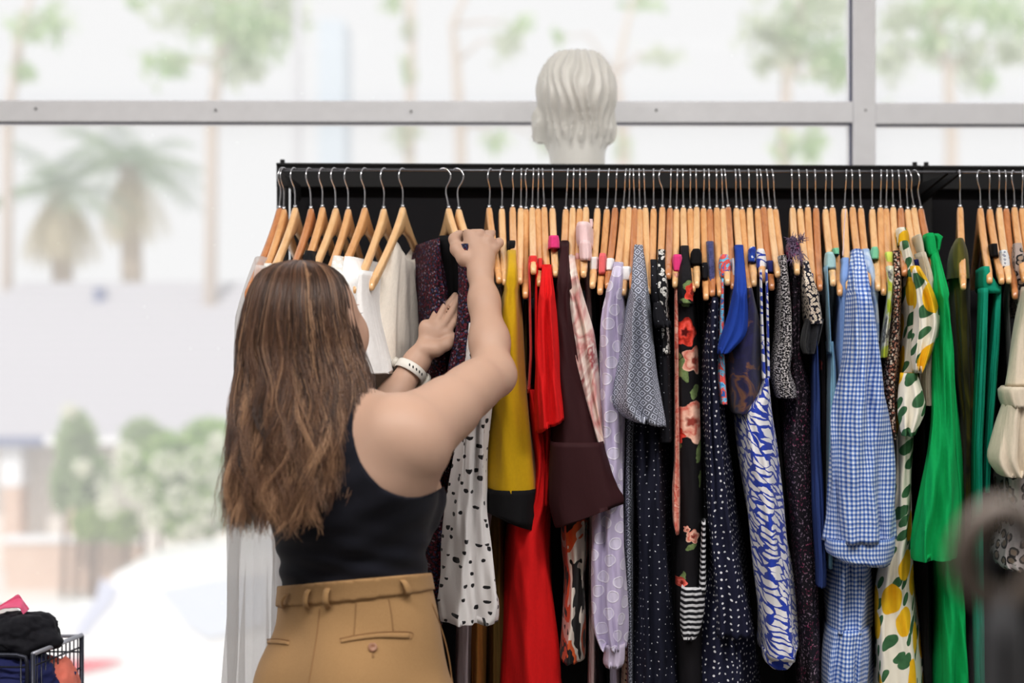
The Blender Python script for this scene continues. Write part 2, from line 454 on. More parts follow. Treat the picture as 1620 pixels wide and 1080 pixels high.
def hanger(i, hx, wx_, ex, ey, tone, wy=327., hyaw=None, label=None):
    global hook_mesh
    Xh, Yh = rail_at(hx)
    Xw = (wx_-810)/F*Yh; W = np.array([Xw, Yh, CZ-(wy-540)/F*Yh])
    Ye = Yh-.2
    for _ in range(8):
        Xe = (ex-810)/F*Ye; Ye = W[1]-math.sqrt(max(L_ARM**2-(Xe-Xw)**2, .01))
    Ze = CZ-(ey-540)/F*Ye
    drop = W[2]-Ze-.019
    k = (drop-.138)                          # tilt in its own plane
    d = np.array([Xe-Xw, Ye-W[1]])/L_ARM      # plan direction of the near arm
    HANG[i] = dict(W=W, E=np.array([Xe, Ye, Ze]), d=d, drop=drop)
    t = thing('wooden_hanger', label or '', 'hanger', tuple(W))
    ss = np.concatenate([np.linspace(-1, -.93, 5)[:-1], np.linspace(-.93, -.84, 11)[:-1], np.linspace(-.84, -.15, 16)[:-1], np.linspace(-.15, .15, 17)[:-1],
                         np.linspace(.15, .84, 16)[:-1], np.linspace(.84, .93, 11)[:-1], np.linspace(.93, 1, 5)])
    V = []; n = 10; pf = []
    for s_ in ss:
        a = abs(s_); r = math.sqrt((s_*L_ARM)**2+.011**2)-.011; u = min(r/L_ARM*1.05, 1)
        zu = -.138*u**.74+(-k*s_)
        pf.append((s_, W[2]+zu))
        th = .020+.026*math.exp(-(a/.16)**2)
        hw = .0056+.001*(a < .9)
        e = 1.
        if a > .955: e = math.sqrt(max(1-((a-.955)/.045)**2, .06))
        gr = 1-.22*math.exp(-((a-.885)/.006)**2)
        zc = zu-th/2; hh = th/2*e*gr; hw = hw*(.45+.55*e)*gr
        for j in range(n):
            q = 2*math.pi*(j+.5)/n
            cx, cz = math.cos(q), math.sin(q)
            cx = math.copysign(abs(cx)**.6, cx); cz = math.copysign(abs(cz)**.6, cz)
            lx = hw*cx; p = W[:2]+d*(s_*L_ARM)+np.array([-d[1], d[0]])*lx
            V.append((p[0], p[1], W[2]+zc+hh*cz))
    m = len(ss); pf = np.array(pf); HANG[i]['near'] = pf[pf[:, 0] >= 0]; HANG[i]['farp'] = pf[pf[:, 0] <= 0]
    Fc = [(a*n+j, a*n+(j+1) % n, (a+1)*n+(j+1) % n, (a+1)*n+j) for a in range(m-1) for j in range(n)]
    Fc += [tuple(range(n))[::-1], tuple((m-1)*n+j for j in range(n))]
    b = mesh_obj('hanger_arms', V, Fc, WOODS[tone], t)
    if hook_mesh is None:
        q = MB().tube(_hp, .00145, 8); o = q.build('hook', chrome, None, smooth=True); hook_mesh = o.data
        q = MB().tube([(0, 0, -.004), (0, 0, .003)], .0034, 10); o2 = q.build('ferrule', chrome, None, smooth=True); hanger.fer = o2.data
        bpy.data.objects.remove(o); bpy.data.objects.remove(o2)
    top = Vector((Xh, Yh, ZR+.0042)); base = Vector(W)
    ax = (top-base); Lz = ax.length; ax.normalize()
    ya = math.atan2(-d[0], -d[1])+ (hyaw or 0)
    s0 = Vector((-math.sin(ya), -math.cos(ya), 0)); s0 = (s0-ax*s0.dot(ax)).normalized(); y0 = ax.cross(s0)
    M = Matrix((( s0.x, y0.x, ax.x, 0), (s0.y, y0.y, ax.y, 0), (s0.z, y0.z, ax.z, 0), (0, 0, 0, 1)))
    for nm, dat in (('hook', hook_mesh), ('ferrule', hanger.fer)):
        o = bpy.data.objects.new(nm, dat); COL.objects.link(o); o.parent = t
        o.matrix_local = M @ Matrix.Diagonal((1, 1, Lz/.0742 if nm == 'hook' else 1, 1))
    HANG[i]['obj'] = t
    return t
# id: hook px, wood px, near end px, tone, hook yaw
HL = [(1,448,442,390,478,2,.3),(2,450,449,407,472,1,.3),(3,466,467,421,462,0,.3),(4,490,492,452,464,2,.3),(5,511,510,472,462,1,.3),(6,530,531,483,464,0,.3),
(7,551,551,512,462,1,.3),(8,578,577,528,464,1,.3),(9,609,607,562,468,0,.3),(10,638,637,586,463,0,.3),(11,698,710,752,452,0,-1.1),(12,720,726,768,452,0,-1.0),
(13,777,774,790,452,1,.45),(14,796,794,799,455,0,.4),(15,814,811,813,440,1,.2),(16,825,824,822,453,0,0),(17,835,832,831,476,1,.25),(18,844,842,844,437,0,0),
(19,852,851,854,457,1,0),(20,858,861,866,452,1,0),(21,874,874,879,442,0,0),(22,899,895,890,446,1,0),(23,908,906,902,450,0,0),(24,918,917,912,455,1,0),
(25,927,927,923,442,0,0),(26,948,945,937,460,0,0),(27,964,960,949,470,1,0),(28,977,973,961,461,2,0),(29,991,986,975,452,1,0),(30,997,995,986,471,0,0),
(31,1002,1004,1000,462,2,0),(32,1011,1012,1012,450,1,0),(33,1018,1021,1026,470,0,0),(34,1034,1034,1031,462,1,0),(35,1049,1048,1044,455,1,.5),(36,1062,1060,1057,445,2,0),
(37,1072,1070,1068,459,0,0),(38,1080,1081,1084,450,0,0),(39,1092,1092,1096,466,1,0),(40,1101,1102,1102,459,0,0),(41,1114,1113,1117,479,1,0),(42,1121,1123,1127,473,2,0),
(43,1133,1134,1139,473,1,0),(44,1141,1144,1151,455,0,0),(45,1146,1152,1160,462,2,0),(46,1163,1165,1174,452,0,0),(47,1169,1174,1185,468,1,0),(48,1184,1186,1193,457,0,0),
(49,1197,1199,1207,451,1,0),(50,1202,1208,1221,463,2,0),(51,1212,1218,1231,442,0,0),(52,1221,1227,1242,455,1,0),(53,1252,1254,1261,438,0,0),(54,1263,1266,1277,456,0,0),
(55,1276,1278,1286,462,1,0),(56,1289,1291,1297,464,2,0),(57,1306,1306,1318,456,0,0),(58,1315,1317,1329,472,1,0),(59,1339,1336,1342,462,0,0),(60,1347,1349,1362,452,1,0),
(61,1359,1362,1374,458,1,0),(62,1379,1380,1389,464,0,0),(63,1394,1393,1398,471,1,0),(64,1403,1402,1408,452,1,0),(65,1411,1413,1421,462,0,0),(66,1421,1425,1431,440,2,0),
(67,1432,1436,1452,452,0,0),(68,1436,1446,1466,452,0,-.2),(69,1445,1457,1484,452,2,-.4),(70,1518,1519,1524,462,1,0),(71,1550,1551,1566,452,1,.4),(72,1564,1566,1585,453,1,0),
(73,1580,1581,1596,452,0,0),(74,1590,1592,1606,477,2,0),(75,1603,1605,1621,450,1,.3),(76,1617,1617,1634,462,1,0)]
for a in HL:
    ob = hanger(a[0], a[1], a[2], a[3], a[4], a[5], wy=326+ (a[0]*37 % 5)*.8, hyaw=a[6])
# ------------------------------------------------------------------ the woman
skin_t = NT('fair_skin', .5, .35)
_o = skin_t.obj(); _n1 = skin_t.noise(_o, 7, 3); _n2 = skin_t.noise(_o, 260, 3)
skin_t.col(skin_t.mix(_n1, lin((180, 143, 122)), lin((197, 162, 142))))
skin_t.b.inputs['Subsurface Weight'].default_value = .05
skin_t.b.inputs['Subsurface Radius'].default_value = (.012, .005, .003)
skin_t.bump(_n2, .12, .0006)
skin = skin_t.m
YAW = math.radians(-40)                       # torso turned to her right-front
fwd = np.array([math.sin(-YAW), math.cos(-YAW), 0.]); rgt = np.array([math.cos(-YAW), -math.sin(-YAW), 0.])
R_T = np.array([rgt, fwd, [0, 0, 1]])
H_ = .0025
lo = (-.56, 1.98, .80); hi = (.03, 2.68, 1.62)
fld = Field(lo, hi, H_)
def torso(fl, g=0.):
    cx = P(560, 1075, 2.28)
    fl.ell(P(572, 1120, 2.29), (.165+g, .12+g, .13), .03, R=R_T)            # hips
    fl.ell(P(566, 1000, 2.29), (.142+g, .105+g, .12), .05, R=R_T)
    fl.ell(P(560, 905, 2.29), (.119+g, .09+g, .10), .05, R=R_T)             # waist
    fl.ell(P(552, 800, 2.275), (.143+g, .102+g, .13), .05, R=R_T)             # ribs
    fl.ell(P(553, 735, 2.26), (.152+g, .098+g, .12), .05, R=R_T)             # shoulder blades
    c = P(556, 790, 2.28)
    for s_ in (-1, 1):                                                     # breasts
        q = c+rgt*(.07*s_)+fwd*.075; fl.ell(q, (.050+g, .036+g, .055+g), .03, R=R_T)
    return fl
torso(fld)
SR = P(640, 692, 2.17); ER = P(781, 590, 2.375); WR = P(760, 432, 2.50)
SL = P(425, 700, 2.37); EL = P(515, 790, 2.43); WL = P(659, 572, 2.53)
neck = P(528, 650, 2.30)
fld.cone(P(556, 775, 2.24), SR, .085, .052, .05)          # shoulder girdle
fld.cone(P(620, 740, 2.185), P(655, 706, 2.17), .060, .052, .04)
fld.cone(P(545, 730, 2.27), SL, .08, .055, .06)
fld.cone(P(520, 665, 2.28), SR+np.array([-.02, 0, .012]), .046, .036, .05)   # trapezius
fld.cone(P(520, 665, 2.30), SL, .05, .045, .06)
fld.cone(P(532, 690, 2.29), P(500, 590, 2.29), .058, .052, .04)              # neck
fld.ell(P(615, 722, 2.165), (.04, .03, .055), .03)
# raised right arm
def lerp(a, b, t): return np.array(a)*(1-t)+np.array(b)*t
fld.cone(SR, lerp(SR, ER, .45)+np.array([0,0,-.004]), .052, .047, .03)
fld.cone(lerp(SR, ER, .3)+np.array([0, 0, -.006]), lerp(SR, ER, .8), .047, .040, .03)
fld.cone(lerp(SR, ER, .7), ER, .041, .033, .02)
fld.ell(ER+np.array([.006, -.006, -.008]), (.030, .030, .030), .02)
fld.cone(ER+np.array([-.004, 0, .004]), lerp(ER, WR, .32), .0315, .0315, .02)
fld.cone(lerp(ER, WR, .3), lerp(ER, WR, .72), .0315, .0245, .02)
fld.cone(lerp(ER, WR, .7), WR, .0245, .0200, .02)
# left arm (upper arm hidden by the body)
fld.cone(SL, EL, .048, .036, .03)
fld.cone(EL, lerp(EL, WL, .35), .036, .036, .03)
fld.cone(lerp(EL, WL, .3), lerp(EL, WL, .75), .035, .0265, .03)
fld.cone(lerp(EL, WL, .7), WL, .0265, .0215, .02)
# right hand: back of the hand towards us, fingers closed over the hanger arms beyond
def chain(pts, rs, k=.004):
    for i in range(len(pts)-1): fld.cone(pts[i], pts[i+1], rs[i], rs[i+1], k)
fld.cone(WR, P(760, 412, 2.515), .0205, .022, .015)
fld.ell(P(754, 400, 2.525), (.026, .015, .028), .010, R=np.array([[.96, .1, .28], [-.1, .99, 0], [-.28, 0, .96]]))
fld.cone(P(762, 414, 2.515), P(745, 372, 2.53), .019, .0145, .012)
fld.cone(P(764, 414, 2.515), P(774, 386, 2.53), .017, .0135, .012)
kn = [P(744, 370, 2.530), P(758, 371, 2.526), P(771, 380, 2.526), P(780, 394, 2.528)]
mids = [P(741, 357, 2.552), P(759, 357, 2.550), P(776, 367, 2.550), P(789, 384, 2.548)]
tips = [P(726, 366, 2.585), P(744, 368, 2.588), P(763, 378, 2.588), P(778, 396, 2.58)]
ends = [P(724, 394, 2.568), P(737, 397, 2.572), P(751, 401, 2.57), P(764, 412, 2.562)]
for i in range(4):
    fld.cone(P(757, 408, 2.518), kn[i], .0125, .0108, .005)
    fld.ell(kn[i]-np.array([0, .004, 0]), (.0092, .0092, .0092), .003)
    chain([kn[i], mids[i], tips[i], ends[i]], [.0100, .0092, .0084, .0075], .002)
chain([P(752, 414, 2.515), P(736, 408, 2.515), P(723, 394, 2.525), P(719, 378, 2.545), P(727, 370, 2.558)], [.0165, .0145, .0115, .0098, .0085], .007)
# left hand: open, fingers pushing into the patterned dress
fld.cone(WL, P(672, 553, 2.535), .0215, .020, .015)
fld.ell(P(683, 533, 2.542), (.021, .016, .034), .014, R=np.array([[.87, .2, .45], [-.2, .97, 0], [-.45, 0, .89]]))
lk = [P(684, 509, 2.550), P(692, 509, 2.545), P(701, 515, 2.540), P(707, 526, 2.538)]
lm = [P(689, 497, 2.566), P(703, 486, 2.560), P(714, 494, 2.554), P(718, 510, 2.550)]
lt_ = [P(695, 495, 2.578), P(714, 475, 2.570), P(721, 480, 2.566), P(721, 497, 2.560)]
lts = [P(698, 491, 2.586), P(720, 466, 2.576), P(727, 470, 2.574), P(726, 488, 2.568)]
for i in range(4):
    fld.cone(P(682, 536, 2.54), lk[i], .012, .0085, .005)
    chain([lk[i], lm[i], lt_[i], lts[i]], [.0080, .0068, .0062, .0052], .0006)
chain([P(672, 552, 2.525), P(690, 552, 2.522), P(706, 545, 2.528), P(716, 533, 2.538)], [.0155, .0135, .0105, .0080], .006)
# head
HC = P(492, 499, 2.275); HYAW = math.radians(-24)
hf = np.array([math.sin(-HYAW), math.cos(-HYAW), 0.]); hr = np.array([math.cos(-HYAW), -math.sin(-HYAW), 0.]); up = np.array([0, 0, 1.])
R_H = np.array([hr, hf, up])
def hp(r, f_, u): return HC+hr*r+hf*f_+up*u
fld.ell(hp(0, -.012, .010), (.070, .088, .076), .02, R=R_H)       # skull
fld.ell(hp(0, .030, -.030), (.060, .058, .075), .03, R=R_H)       # face
fld.cone(hp(-.025, .055, -.085), hp(.025, .055, -.085), .022, .022, .03)   # jaw
fld.ell(hp(0, .072, -.098), (.018, .014, .014), .015, R=R_H)      # chin
fld.cone(hp(0, .084, -.005), hp(0, .100, -.034), .006, .009, .012)  # nose
for s_ in (-1, 1):
    fld.ell(hp(s_*.040, .070, -.034), (.022, .022, .030), .03, R=R_H)        # cheek
    fld.ell(hp(s_*.031, .088, .003), (.013, .009, .008), .004, R=R_H, sub=True)     # eye socket
    fld.ell(hp(s_*.031, .079, .002), (.0115, .0115, .0115), .001, R=R_H)   # eyeball
    fld.cone(hp(s_*.018, .088, .018), hp(s_*.043, .076, .019), .003, .002, .006)  # brow
    fld.ell(hp(s_*.073, -.005, -.018), (.006, .017, .029), .006, R=R_H)      # ear
fld.ell(hp(0, .089, -.062), (.021, .008, .0055), .004, R=R_H)    # lips
fld.ell(hp(0, .087, -.071), (.018, .008, .006), .004, R=R_H)
V, Q = fld.mesh(); V = relax(V, Q, 1, .5)
WROOT = P(565, 1080, 2.29); WROOT[2] = 0
woman = thing('person', 'woman with long wavy brown hair in black crop top, reaching for a hanger', 'person', tuple(WROOT))
body = mesh_obj('body', V, None, skin, woman, quads=Q)

# black sleeveless top: the torso's own surface, a little out, cut at the arm hole and hem
tk = Field((-.50, 2.05, .98), (-.06, 2.50, 1.42), .0032)
torso(tk, .0)
tk.cone(P(556, 775, 2.24), SR, .085, .052, .05)
tk.cone(P(620, 740, 2.185), P(655, 706, 2.17), .060, .052, .04)
tk.cone(P(545, 730, 2.27), SL, .08, .055, .06)
tk.cone(P(520, 665, 2.28), SR+np.array([-.02, 0, .012]), .046, .036, .05)
tk.cone(P(520, 665, 2.30), SL, .05, .045, .06)
tk.cone(P(532, 690, 2.29), P(500, 590, 2.29), .058, .052, .04)
X, Y, Z = tk.grid()
wr = .0016*np.sin(Z*190+X*40+Y*30)*np.exp(-((Z-1.07)/.05)**2)+.0012*np.sin(Z*120-X*55)
base = tk.f-.0045-wr
# arm hole: an elliptic opening on her right side, along the line of sight
px = 810+X/Y*F; py = 540-(Z-CZ)/Y*F
hole = np.sqrt(((px-652)/(94))**2+((py-672)/114)**2)-1
hole2 = np.sqrt(((px-380)/60)**2+((py-670)/90)**2)-1
top = (630-py)
hem = (py-(940-(px-450)*.118))
cut = np.maximum(np.maximum(np.maximum(-hole, -hole2)*.09, top*.001), hem*.001)
tk.f = np.maximum(base, cut).astype(np.float32)
Vt, Qt = tk.mesh(); Vt = relax(Vt, Qt, 2, .5)
tank_t = NT('black_ribbed_knit', .9, .2, .05)
_o = tank_t.obj(); _w = tank_t.noise(tank_t.scale(_o, (1, 1, 1)), 700, 2); _x = tank_t.noise(tank_t.scale(_o, (4, 4, 26)), 1, 2)
tank_t.col(tank_t.mix(_w, lin((14, 14, 22)), lin((24, 25, 36)))); tank_t.bump(tank_t.math('ADD', tank_t.math('MULTIPLY', _w, .1), _x), .35, .006)
tag(mesh_obj('tank_top', Vt, None, tank_t.m, woman, quads=Qt), 'black sleeveless crop top')

# trousers
tan_t = NT('tan_twill', .85, .25, .1)
_o = tan_t.obj(); _w = tan_t.noise(tan_t.scale(_o, (900, 900, 500)), 1, 2); _x = tan_t.noise(tan_t.scale(_o, (9, 9, 3.5)), 1, 3, .5, .4)
tan_t.col(tan_t.mix(_w, lin((150, 114, 74)), lin((176, 138, 94)))); tan_t.bump(tan_t.math('ADD', tan_t.math('MULTIPLY', _w, .08), _x), .45, .012)
tan = tan_t.m
tr_ = Field((-.62, 1.98, .02), (.12, 2.62, 1.08), .0055)
torso(tr_)
tr_.ell(P(545, 1110, 2.20)+rgt*.005, (.075, .06, .09), .05, R=R_T)
tr_.ell(P(470, 1110, 2.27), (.07, .06, .09), .05, R=R_T)
hc = P(569, 1110, 2.29)
for s_ in (-1, 1):
    a = hc+rgt*(.085*s_)-up*.06; b = hc+rgt*(.09*s_)+fwd*.01; b[2] = .50; c = hc+rgt*(.10*s_)-fwd*.02; c[2] = .09
    tr_.cone(a, b, .098, .078, .04); tr_.cone(b, c, .078, .072, .04)
X, Y, Z = tr_.grid()
px = 810+X/Y*F; py = 540-(Z-CZ)/Y*F
topc = ((930-(px-450)*.095)-py)*.001
tr_.f = np.maximum(np.maximum(tr_.f-.007, topc), .06-Z).astype(np.float32)
Vp, Qp = tr_.mesh(); Vp = relax(Vp, Qp, 3, .5)
trou = tag(mesh_obj('trousers', Vp, None, tan, woman, quads=Qp), 'tan high-waisted trousers')
bv = BVHTree.FromPolygons([tuple(map(float, v)) for v in Vp], [tuple(map(int, q)) for q in Qp])
EYE = Vector((0, 0, CZ))
def on(bvh, px, py, off=.0015):
    d = Vector(P(px, py, 1.0))-EYE; d.normalize()
    h = bvh.ray_cast(EYE, d)
    if h[0] is None: return Vector(P(px, py, 2.3)), Vector((0, -1, 0))
    n = h[1] if h[1].dot(d) < 0 else -h[1]
    return h[0]+n*off, n
seam_m = plain('tan_seam_shadow_thread', (140, 104, 66), .9)
def line_on(bvh, pts, r, name, mat, parent, off=.0003, n=8, sub=6, flat=1):
    pp = catmull([(a, b, 0) for a, b in pts], sub)
    path = [on(bvh, p[0], p[1], off)[0] for p in pp]
    return MB().tube(path, r, n).build(name, mat, parent, smooth=True)
def band(bvh, upper, lower, th, name, mat, parent, n=24, m=6, sub=None):
    """a strip of cloth lying on the surface between two pixel lines"""
    U = catmull([(a, b, 0) for a, b in upper], sub or 8); Lw = catmull([(a, b, 0) for a, b in lower], sub or 8)
    V = []; k = len(U)
    for i in range(k):
        for j in range(m+1):
            t = j/m; q = U[i]*(1-t)+Lw[min(i, len(Lw)-1)]*t
            p, nn = on(bvh, q[0], q[1], 0)
            e = th*(1 if 0 < j < m and 0 < i < k-1 else -.6)
            V.append(tuple(p+nn*e))
    Fc = [(i*(m+1)+j, (i+1)*(m+1)+j, (i+1)*(m+1)+j+1, i*(m+1)+j+1) for i in range(k-1) for j in range(m)]
    return mesh_obj(name, V, Fc, mat, parent, smooth=True)
# waistband all round (the surface between two slanted cuts, pushed out)
wb = Field((-.50, 2.08, .92), (-.06, 2.50, 1.08), .0032)
torso(wb)
X, Y, Z = wb.grid(); px = 810+X/Y*F; py = 540-(Z-CZ)/Y*F
t1 = ((926-(px-450)*.088)-py)*.001; t2 = (py-(962-(px-450)*.108+((px-560)/110)**2*-3))*.001
wb.f = np.maximum(np.maximum(wb.f-.0105, -(wb.f+.002)), np.maximum(t1, t2)).astype(np.float32)
Vw, Qw = wb.mesh(); Vw = relax(Vw, Qw, 1, .4)
wbo = mesh_obj('waistband', Vw, None, tan, trou, quads=Qw)
bw = BVHTree.FromPolygons([tuple(map(float, v)) for v in Vw], [tuple(map(int, q)) for q in Qw])
def loop_strap(x0, y0, x1, y1, name='belt_loop'):
    V = []; m = 12
    for j in range(m+1):
        t = j/m; p, nn = on(bw, x0+(x1-x0)*t, y0+(y1-y0)*t, .001)
        if j in (0, m): bow = -.002
        else: bow = .0075*math.sin(math.pi*t)**.5
        p = p+nn*bow
        sd = nn.cross(Vector((0, 0, 1))).normalized()
        for q, w_ in ((-1, 0), (-.8, .0012), (.8, .0012), (1, 0)):
            V.append(tuple(p+sd*(.0052*q)+nn*w_))
        for q in (.8, -.8): V.append(tuple(p+sd*(.0048*q)-nn*.0012))
    Fc = [(i*6+j, i*6+(j+1) % 6, (i+1)*6+(j+1) % 6, (i+1)*6+j) for i in range(m) for j in range(6)]
    return mesh_obj(name, V, Fc, tan, wbo)
loop_strap(489, 932, 488, 966); loop_strap(519, 930, 519, 962); loop_strap(637, 917, 645, 947)
loop_strap(457, 938, 450, 960)
line_on(bv, [(506, 961), (502, 1000), (494, 1050), (488, 1085)], .0012, 'centre_seam', seam_m, trou)
line_on(bv, [(563, 952), (562, 980), (560, 1003)], .0009, 'dart_seam', seam_m, trou)
line_on(bv, [(615, 946), (619, 970), (622, 997)], .0009, 'dart_seam', seam_m, trou)
band(bv, [(538, 1012), (560, 1006), (600, 1001), (650, 1001)], [(539, 1018), (560, 1014), (600, 1009), (650, 1010)], .003, 'pocket_welt', tan, trou)
line_on(bv, [(538, 1010), (560, 1005), (600, 999.5), (650, 999.5), (650, 1011)], .0009, 'pocket_opening', seam_m, trou)
band(bv, [(422, 1013), (440, 1012), (458, 1014)], [(422, 1019), (440, 1019), (458, 1021)], .003, 'pocket_welt', tan, trou)
line_on(bv, [(422, 1011), (440, 1010), (458, 1013)], .0009, 'pocket_opening', seam_m, trou)
line_on(bv, [(683, 955), (700, 1000), (710, 1040), (716, 1085)], .0014, 'side_seam', seam_m, trou)
def button(px, py):
    p, nn = on(bv, px, py, .001)
    R = nn.to_track_quat('Z', 'Y').to_matrix()
    V = []; prof = [(0, .0012), (.0028, .0012), (.0036, .0022), (.0066, .0022), (.0072, .001), (.0070, -.001)]
    n = 20
    for r, h in prof:
        for j in range(n):
            a = 2*math.pi*j/n; V.append(tuple(p+R @ Vector((r*math.cos(a), r*math.sin(a), h))))
    Fc = [(i*n+j, i*n+(j+1) % n, (i+1)*n+(j+1) % n, (i+1)*n+j) for i in range(len(prof)-1) for j in range(n)]
    mesh_obj('button', V, Fc, plain('brown_horn_button', (150, 104, 78), .35), trou)
button(589.5, 1024)
line_on(bv, [(590, 1034), (590, 1040)], .0014, 'buttonhole', seam_m, trou)
shoe_m = plain('black_leather', (28, 26, 26), .4)
for s_ in (-1, 1):
    c = hc+rgt*(.10*s_)+fwd*.04
    sh = Field((c[0]-.2, c[1]-.2, 0), (c[0]+.2, c[1]+.2, .16), .006)
    sh.cone((c[0]-fwd[0]*.07, c[1]-fwd[1]*.07, .045), (c[0]+fwd[0]*.11, c[1]+fwd[1]*.11, .032), .042, .03, .02)
    sh.cone((c[0]-fwd[0]*.06, c[1]-fwd[1]*.06, .05), (c[0]-fwd[0]*.06, c[1]-fwd[1]*.06, .11), .042, .04, .02)
    X, Y, Z = sh.grid(); sh.f = np.maximum(sh.f, .006-Z).astype(np.float32)
    v_, q_ = sh.mesh(); v_[:, 2] -= v_[:, 2].min(); mesh_obj('shoe', v_, None, shoe_m, woman, quads=q_)

# white watch on her left wrist
wx_d = (WL-EL)/np.linalg.norm(WL-EL); wc = lerp(EL, WL, .93)
tq = Vector(wx_d).to_track_quat('Z', 'Y').to_matrix()
white_r = plain('white_silicone_strap', (226, 222, 214), .5)
V = []; n = 40; m = 8
view = (EYE-Vector(wc)).normalized()
ax_ = Vector(wx_d); e1 = (view-ax_*view.dot(ax_)).normalized(); e2 = ax_.cross(e1)
for i in range(n):
    a = 2*math.pi*i/n
    rad = .0285
    for j in range(m):
        b = 2*math.pi*j/m; cr, cz = math.cos(b), math.sin(b)
        cr = math.copysign(abs(cr)**.4, cr); cz = math.copysign(abs(cz)**.4, cz)
        r = rad+.0013*cr
        V.append(tuple(Vector(wc)+e1*(r*math.cos(a))+e2*(r*.98*math.sin(a))+ax_*(.0088*cz)))
Fc = [(i*m+j, ((i+1) % n)*m+j, ((i+1) % n)*m+(j+1) % m, i*m+(j+1) % m) for i in range(n) for j in range(m)]
watch = tag(mesh_obj('wristwatch', V, Fc, white_r, woman), 'white sports watch strap')
dk = plain('dark_hole', (30, 30, 32), .6)
for k in range(5):
    a = math.radians(-42+k*14)*-1
    p = Vector(wc)+e1*(.0300*math.cos(a))+e2*(.0300*math.sin(a)); nn = (p-Vector(wc)).normalized()
    MB().tube([p-nn*.001, p+nn*.0003], [.0013, .0013], 8, ry=2.2).build('strap_hole', dk, watch, smooth=True)
cs = plain('cream_watch_case', (205, 200, 190), .3)
for a0, nm in ((math.radians(118), 'watch_case'), (math.radians(-100), 'buckle')):
    p = Vector(wc)+e1*(.031*math.cos(a0))+e2*(.031*math.sin(a0)); nn = (p-Vector(wc)).normalized()
    r = .018 if nm == 'watch_case' else .009
    MB().tube([p-nn*.003, p-nn*.002, p+nn*.004, p+nn*.005], [r*.9, r, r, r*.85], 24).build(nm, cs, watch, smooth=True)
dimple = plain('brow_brown', (70, 48, 36), .7)
for s_ in (-1, 1):
    mb = MB()
    for k in range(7):
        u0 = (k-3)/3; p0 = hp(s_*(.031+.011*u0), .088-.003*abs(u0), .004); mb.tube([p0, p0+hf*.006+up*.002+hr*(s_*.001*u0)], [.0005, .0002], 5)
    mb.build('eyelashes', dimple, woman)

# ------------------------------------------------------------------ hair
HE = [(412, 458, 492, 2.275, .02), (416, 436, 512, 2.275, .04), (424, 420, 528, 2.272, .065), (436, 408, 540, 2.27, .082), (452, 400, 548, 2.268, .092), (475, 393, 553, 2.265, .099), (500, 388, 556, 2.262, .102), (550, 381, 567, 2.255, .100),
      (600, 376, 582, 2.235, .092), (650, 371, 586, 2.21, .082), (700, 366, 582, 2.185, .070), (750, 361, 576, 2.165, .058), (800, 358, 566, 2.150, .050), (850, 356, 556, 2.145, .045)]
HE = np.array(HE, float)
def env(py):
    r = [np.interp(py, HE[:, 0], HE[:, k]) for k in range(1, 5)]
    cxp = (r[0]+r[1])/2; hw = (r[1]-r[0])/2/F*r[2]
    return (cxp-810)/F*r[2], r[2], hw, r[3]
def strand_mesh(name, mat, paths, rad, cols, parent, sides=3):
    """paths (N, M, 3); prism tubes with a per-vertex shade of the dyed hair"""
    N, M, _ = paths.shape
    T = np.gradient(paths, axis=1); T /= np.linalg.norm(T, axis=2, keepdims=True)+1e-9
    ref = np.array([0.1, -1., 0.05]); A = np.cross(T, ref); A /= np.linalg.norm(A, axis=2, keepdims=True)+1e-9
    B = np.cross(T, A)
    V = np.stack([paths+rad[..., None]*(A*math.cos(2*math.pi*j/sides)+B*math.sin(2*math.pi*j/sides)) for j in range(sides)], 2)
    V = V.reshape(-1, 3)
    i = np.arange(N)[:, None, None]; k = np.arange(M-1)[None, :, None]; j = np.arange(sides)[None, None, :]
    b = (i*M+k)*sides
    Qd = np.stack([b+j, b+(j+1) % sides, b+sides+(j+1) % sides, b+sides+j], -1).reshape(-1, 4)
    o = mesh_obj(name, V, None, mat, parent, quads=Qd)
    ca = o.data.color_attributes.new('shade', 'FLOAT_COLOR', 'POINT')
    c4 = np.ones((len(V), 4), np.float32); c4[:, :3] = np.repeat(cols.reshape(-1, 3), sides, 0)
    ca.data.foreach_set('color', c4.ravel())
    return o
hair_t = NT('brown_hair', .42, .5)
_a = hair_t.t.nodes.new('ShaderNodeAttribute'); _a.attribute_name = 'shade'
hair_t.put(hair_t.b.inputs['Base Color'], _a.outputs['Color'])
NL = 460; PER = 16; M = 30
paths = []; rads = []; cols = []
r_ = np.random.default_rng(3)
dark, mid, gold = [np.array(lin(c)) for c in ((54, 36, 28), (112, 78, 58), (196, 152, 116))]
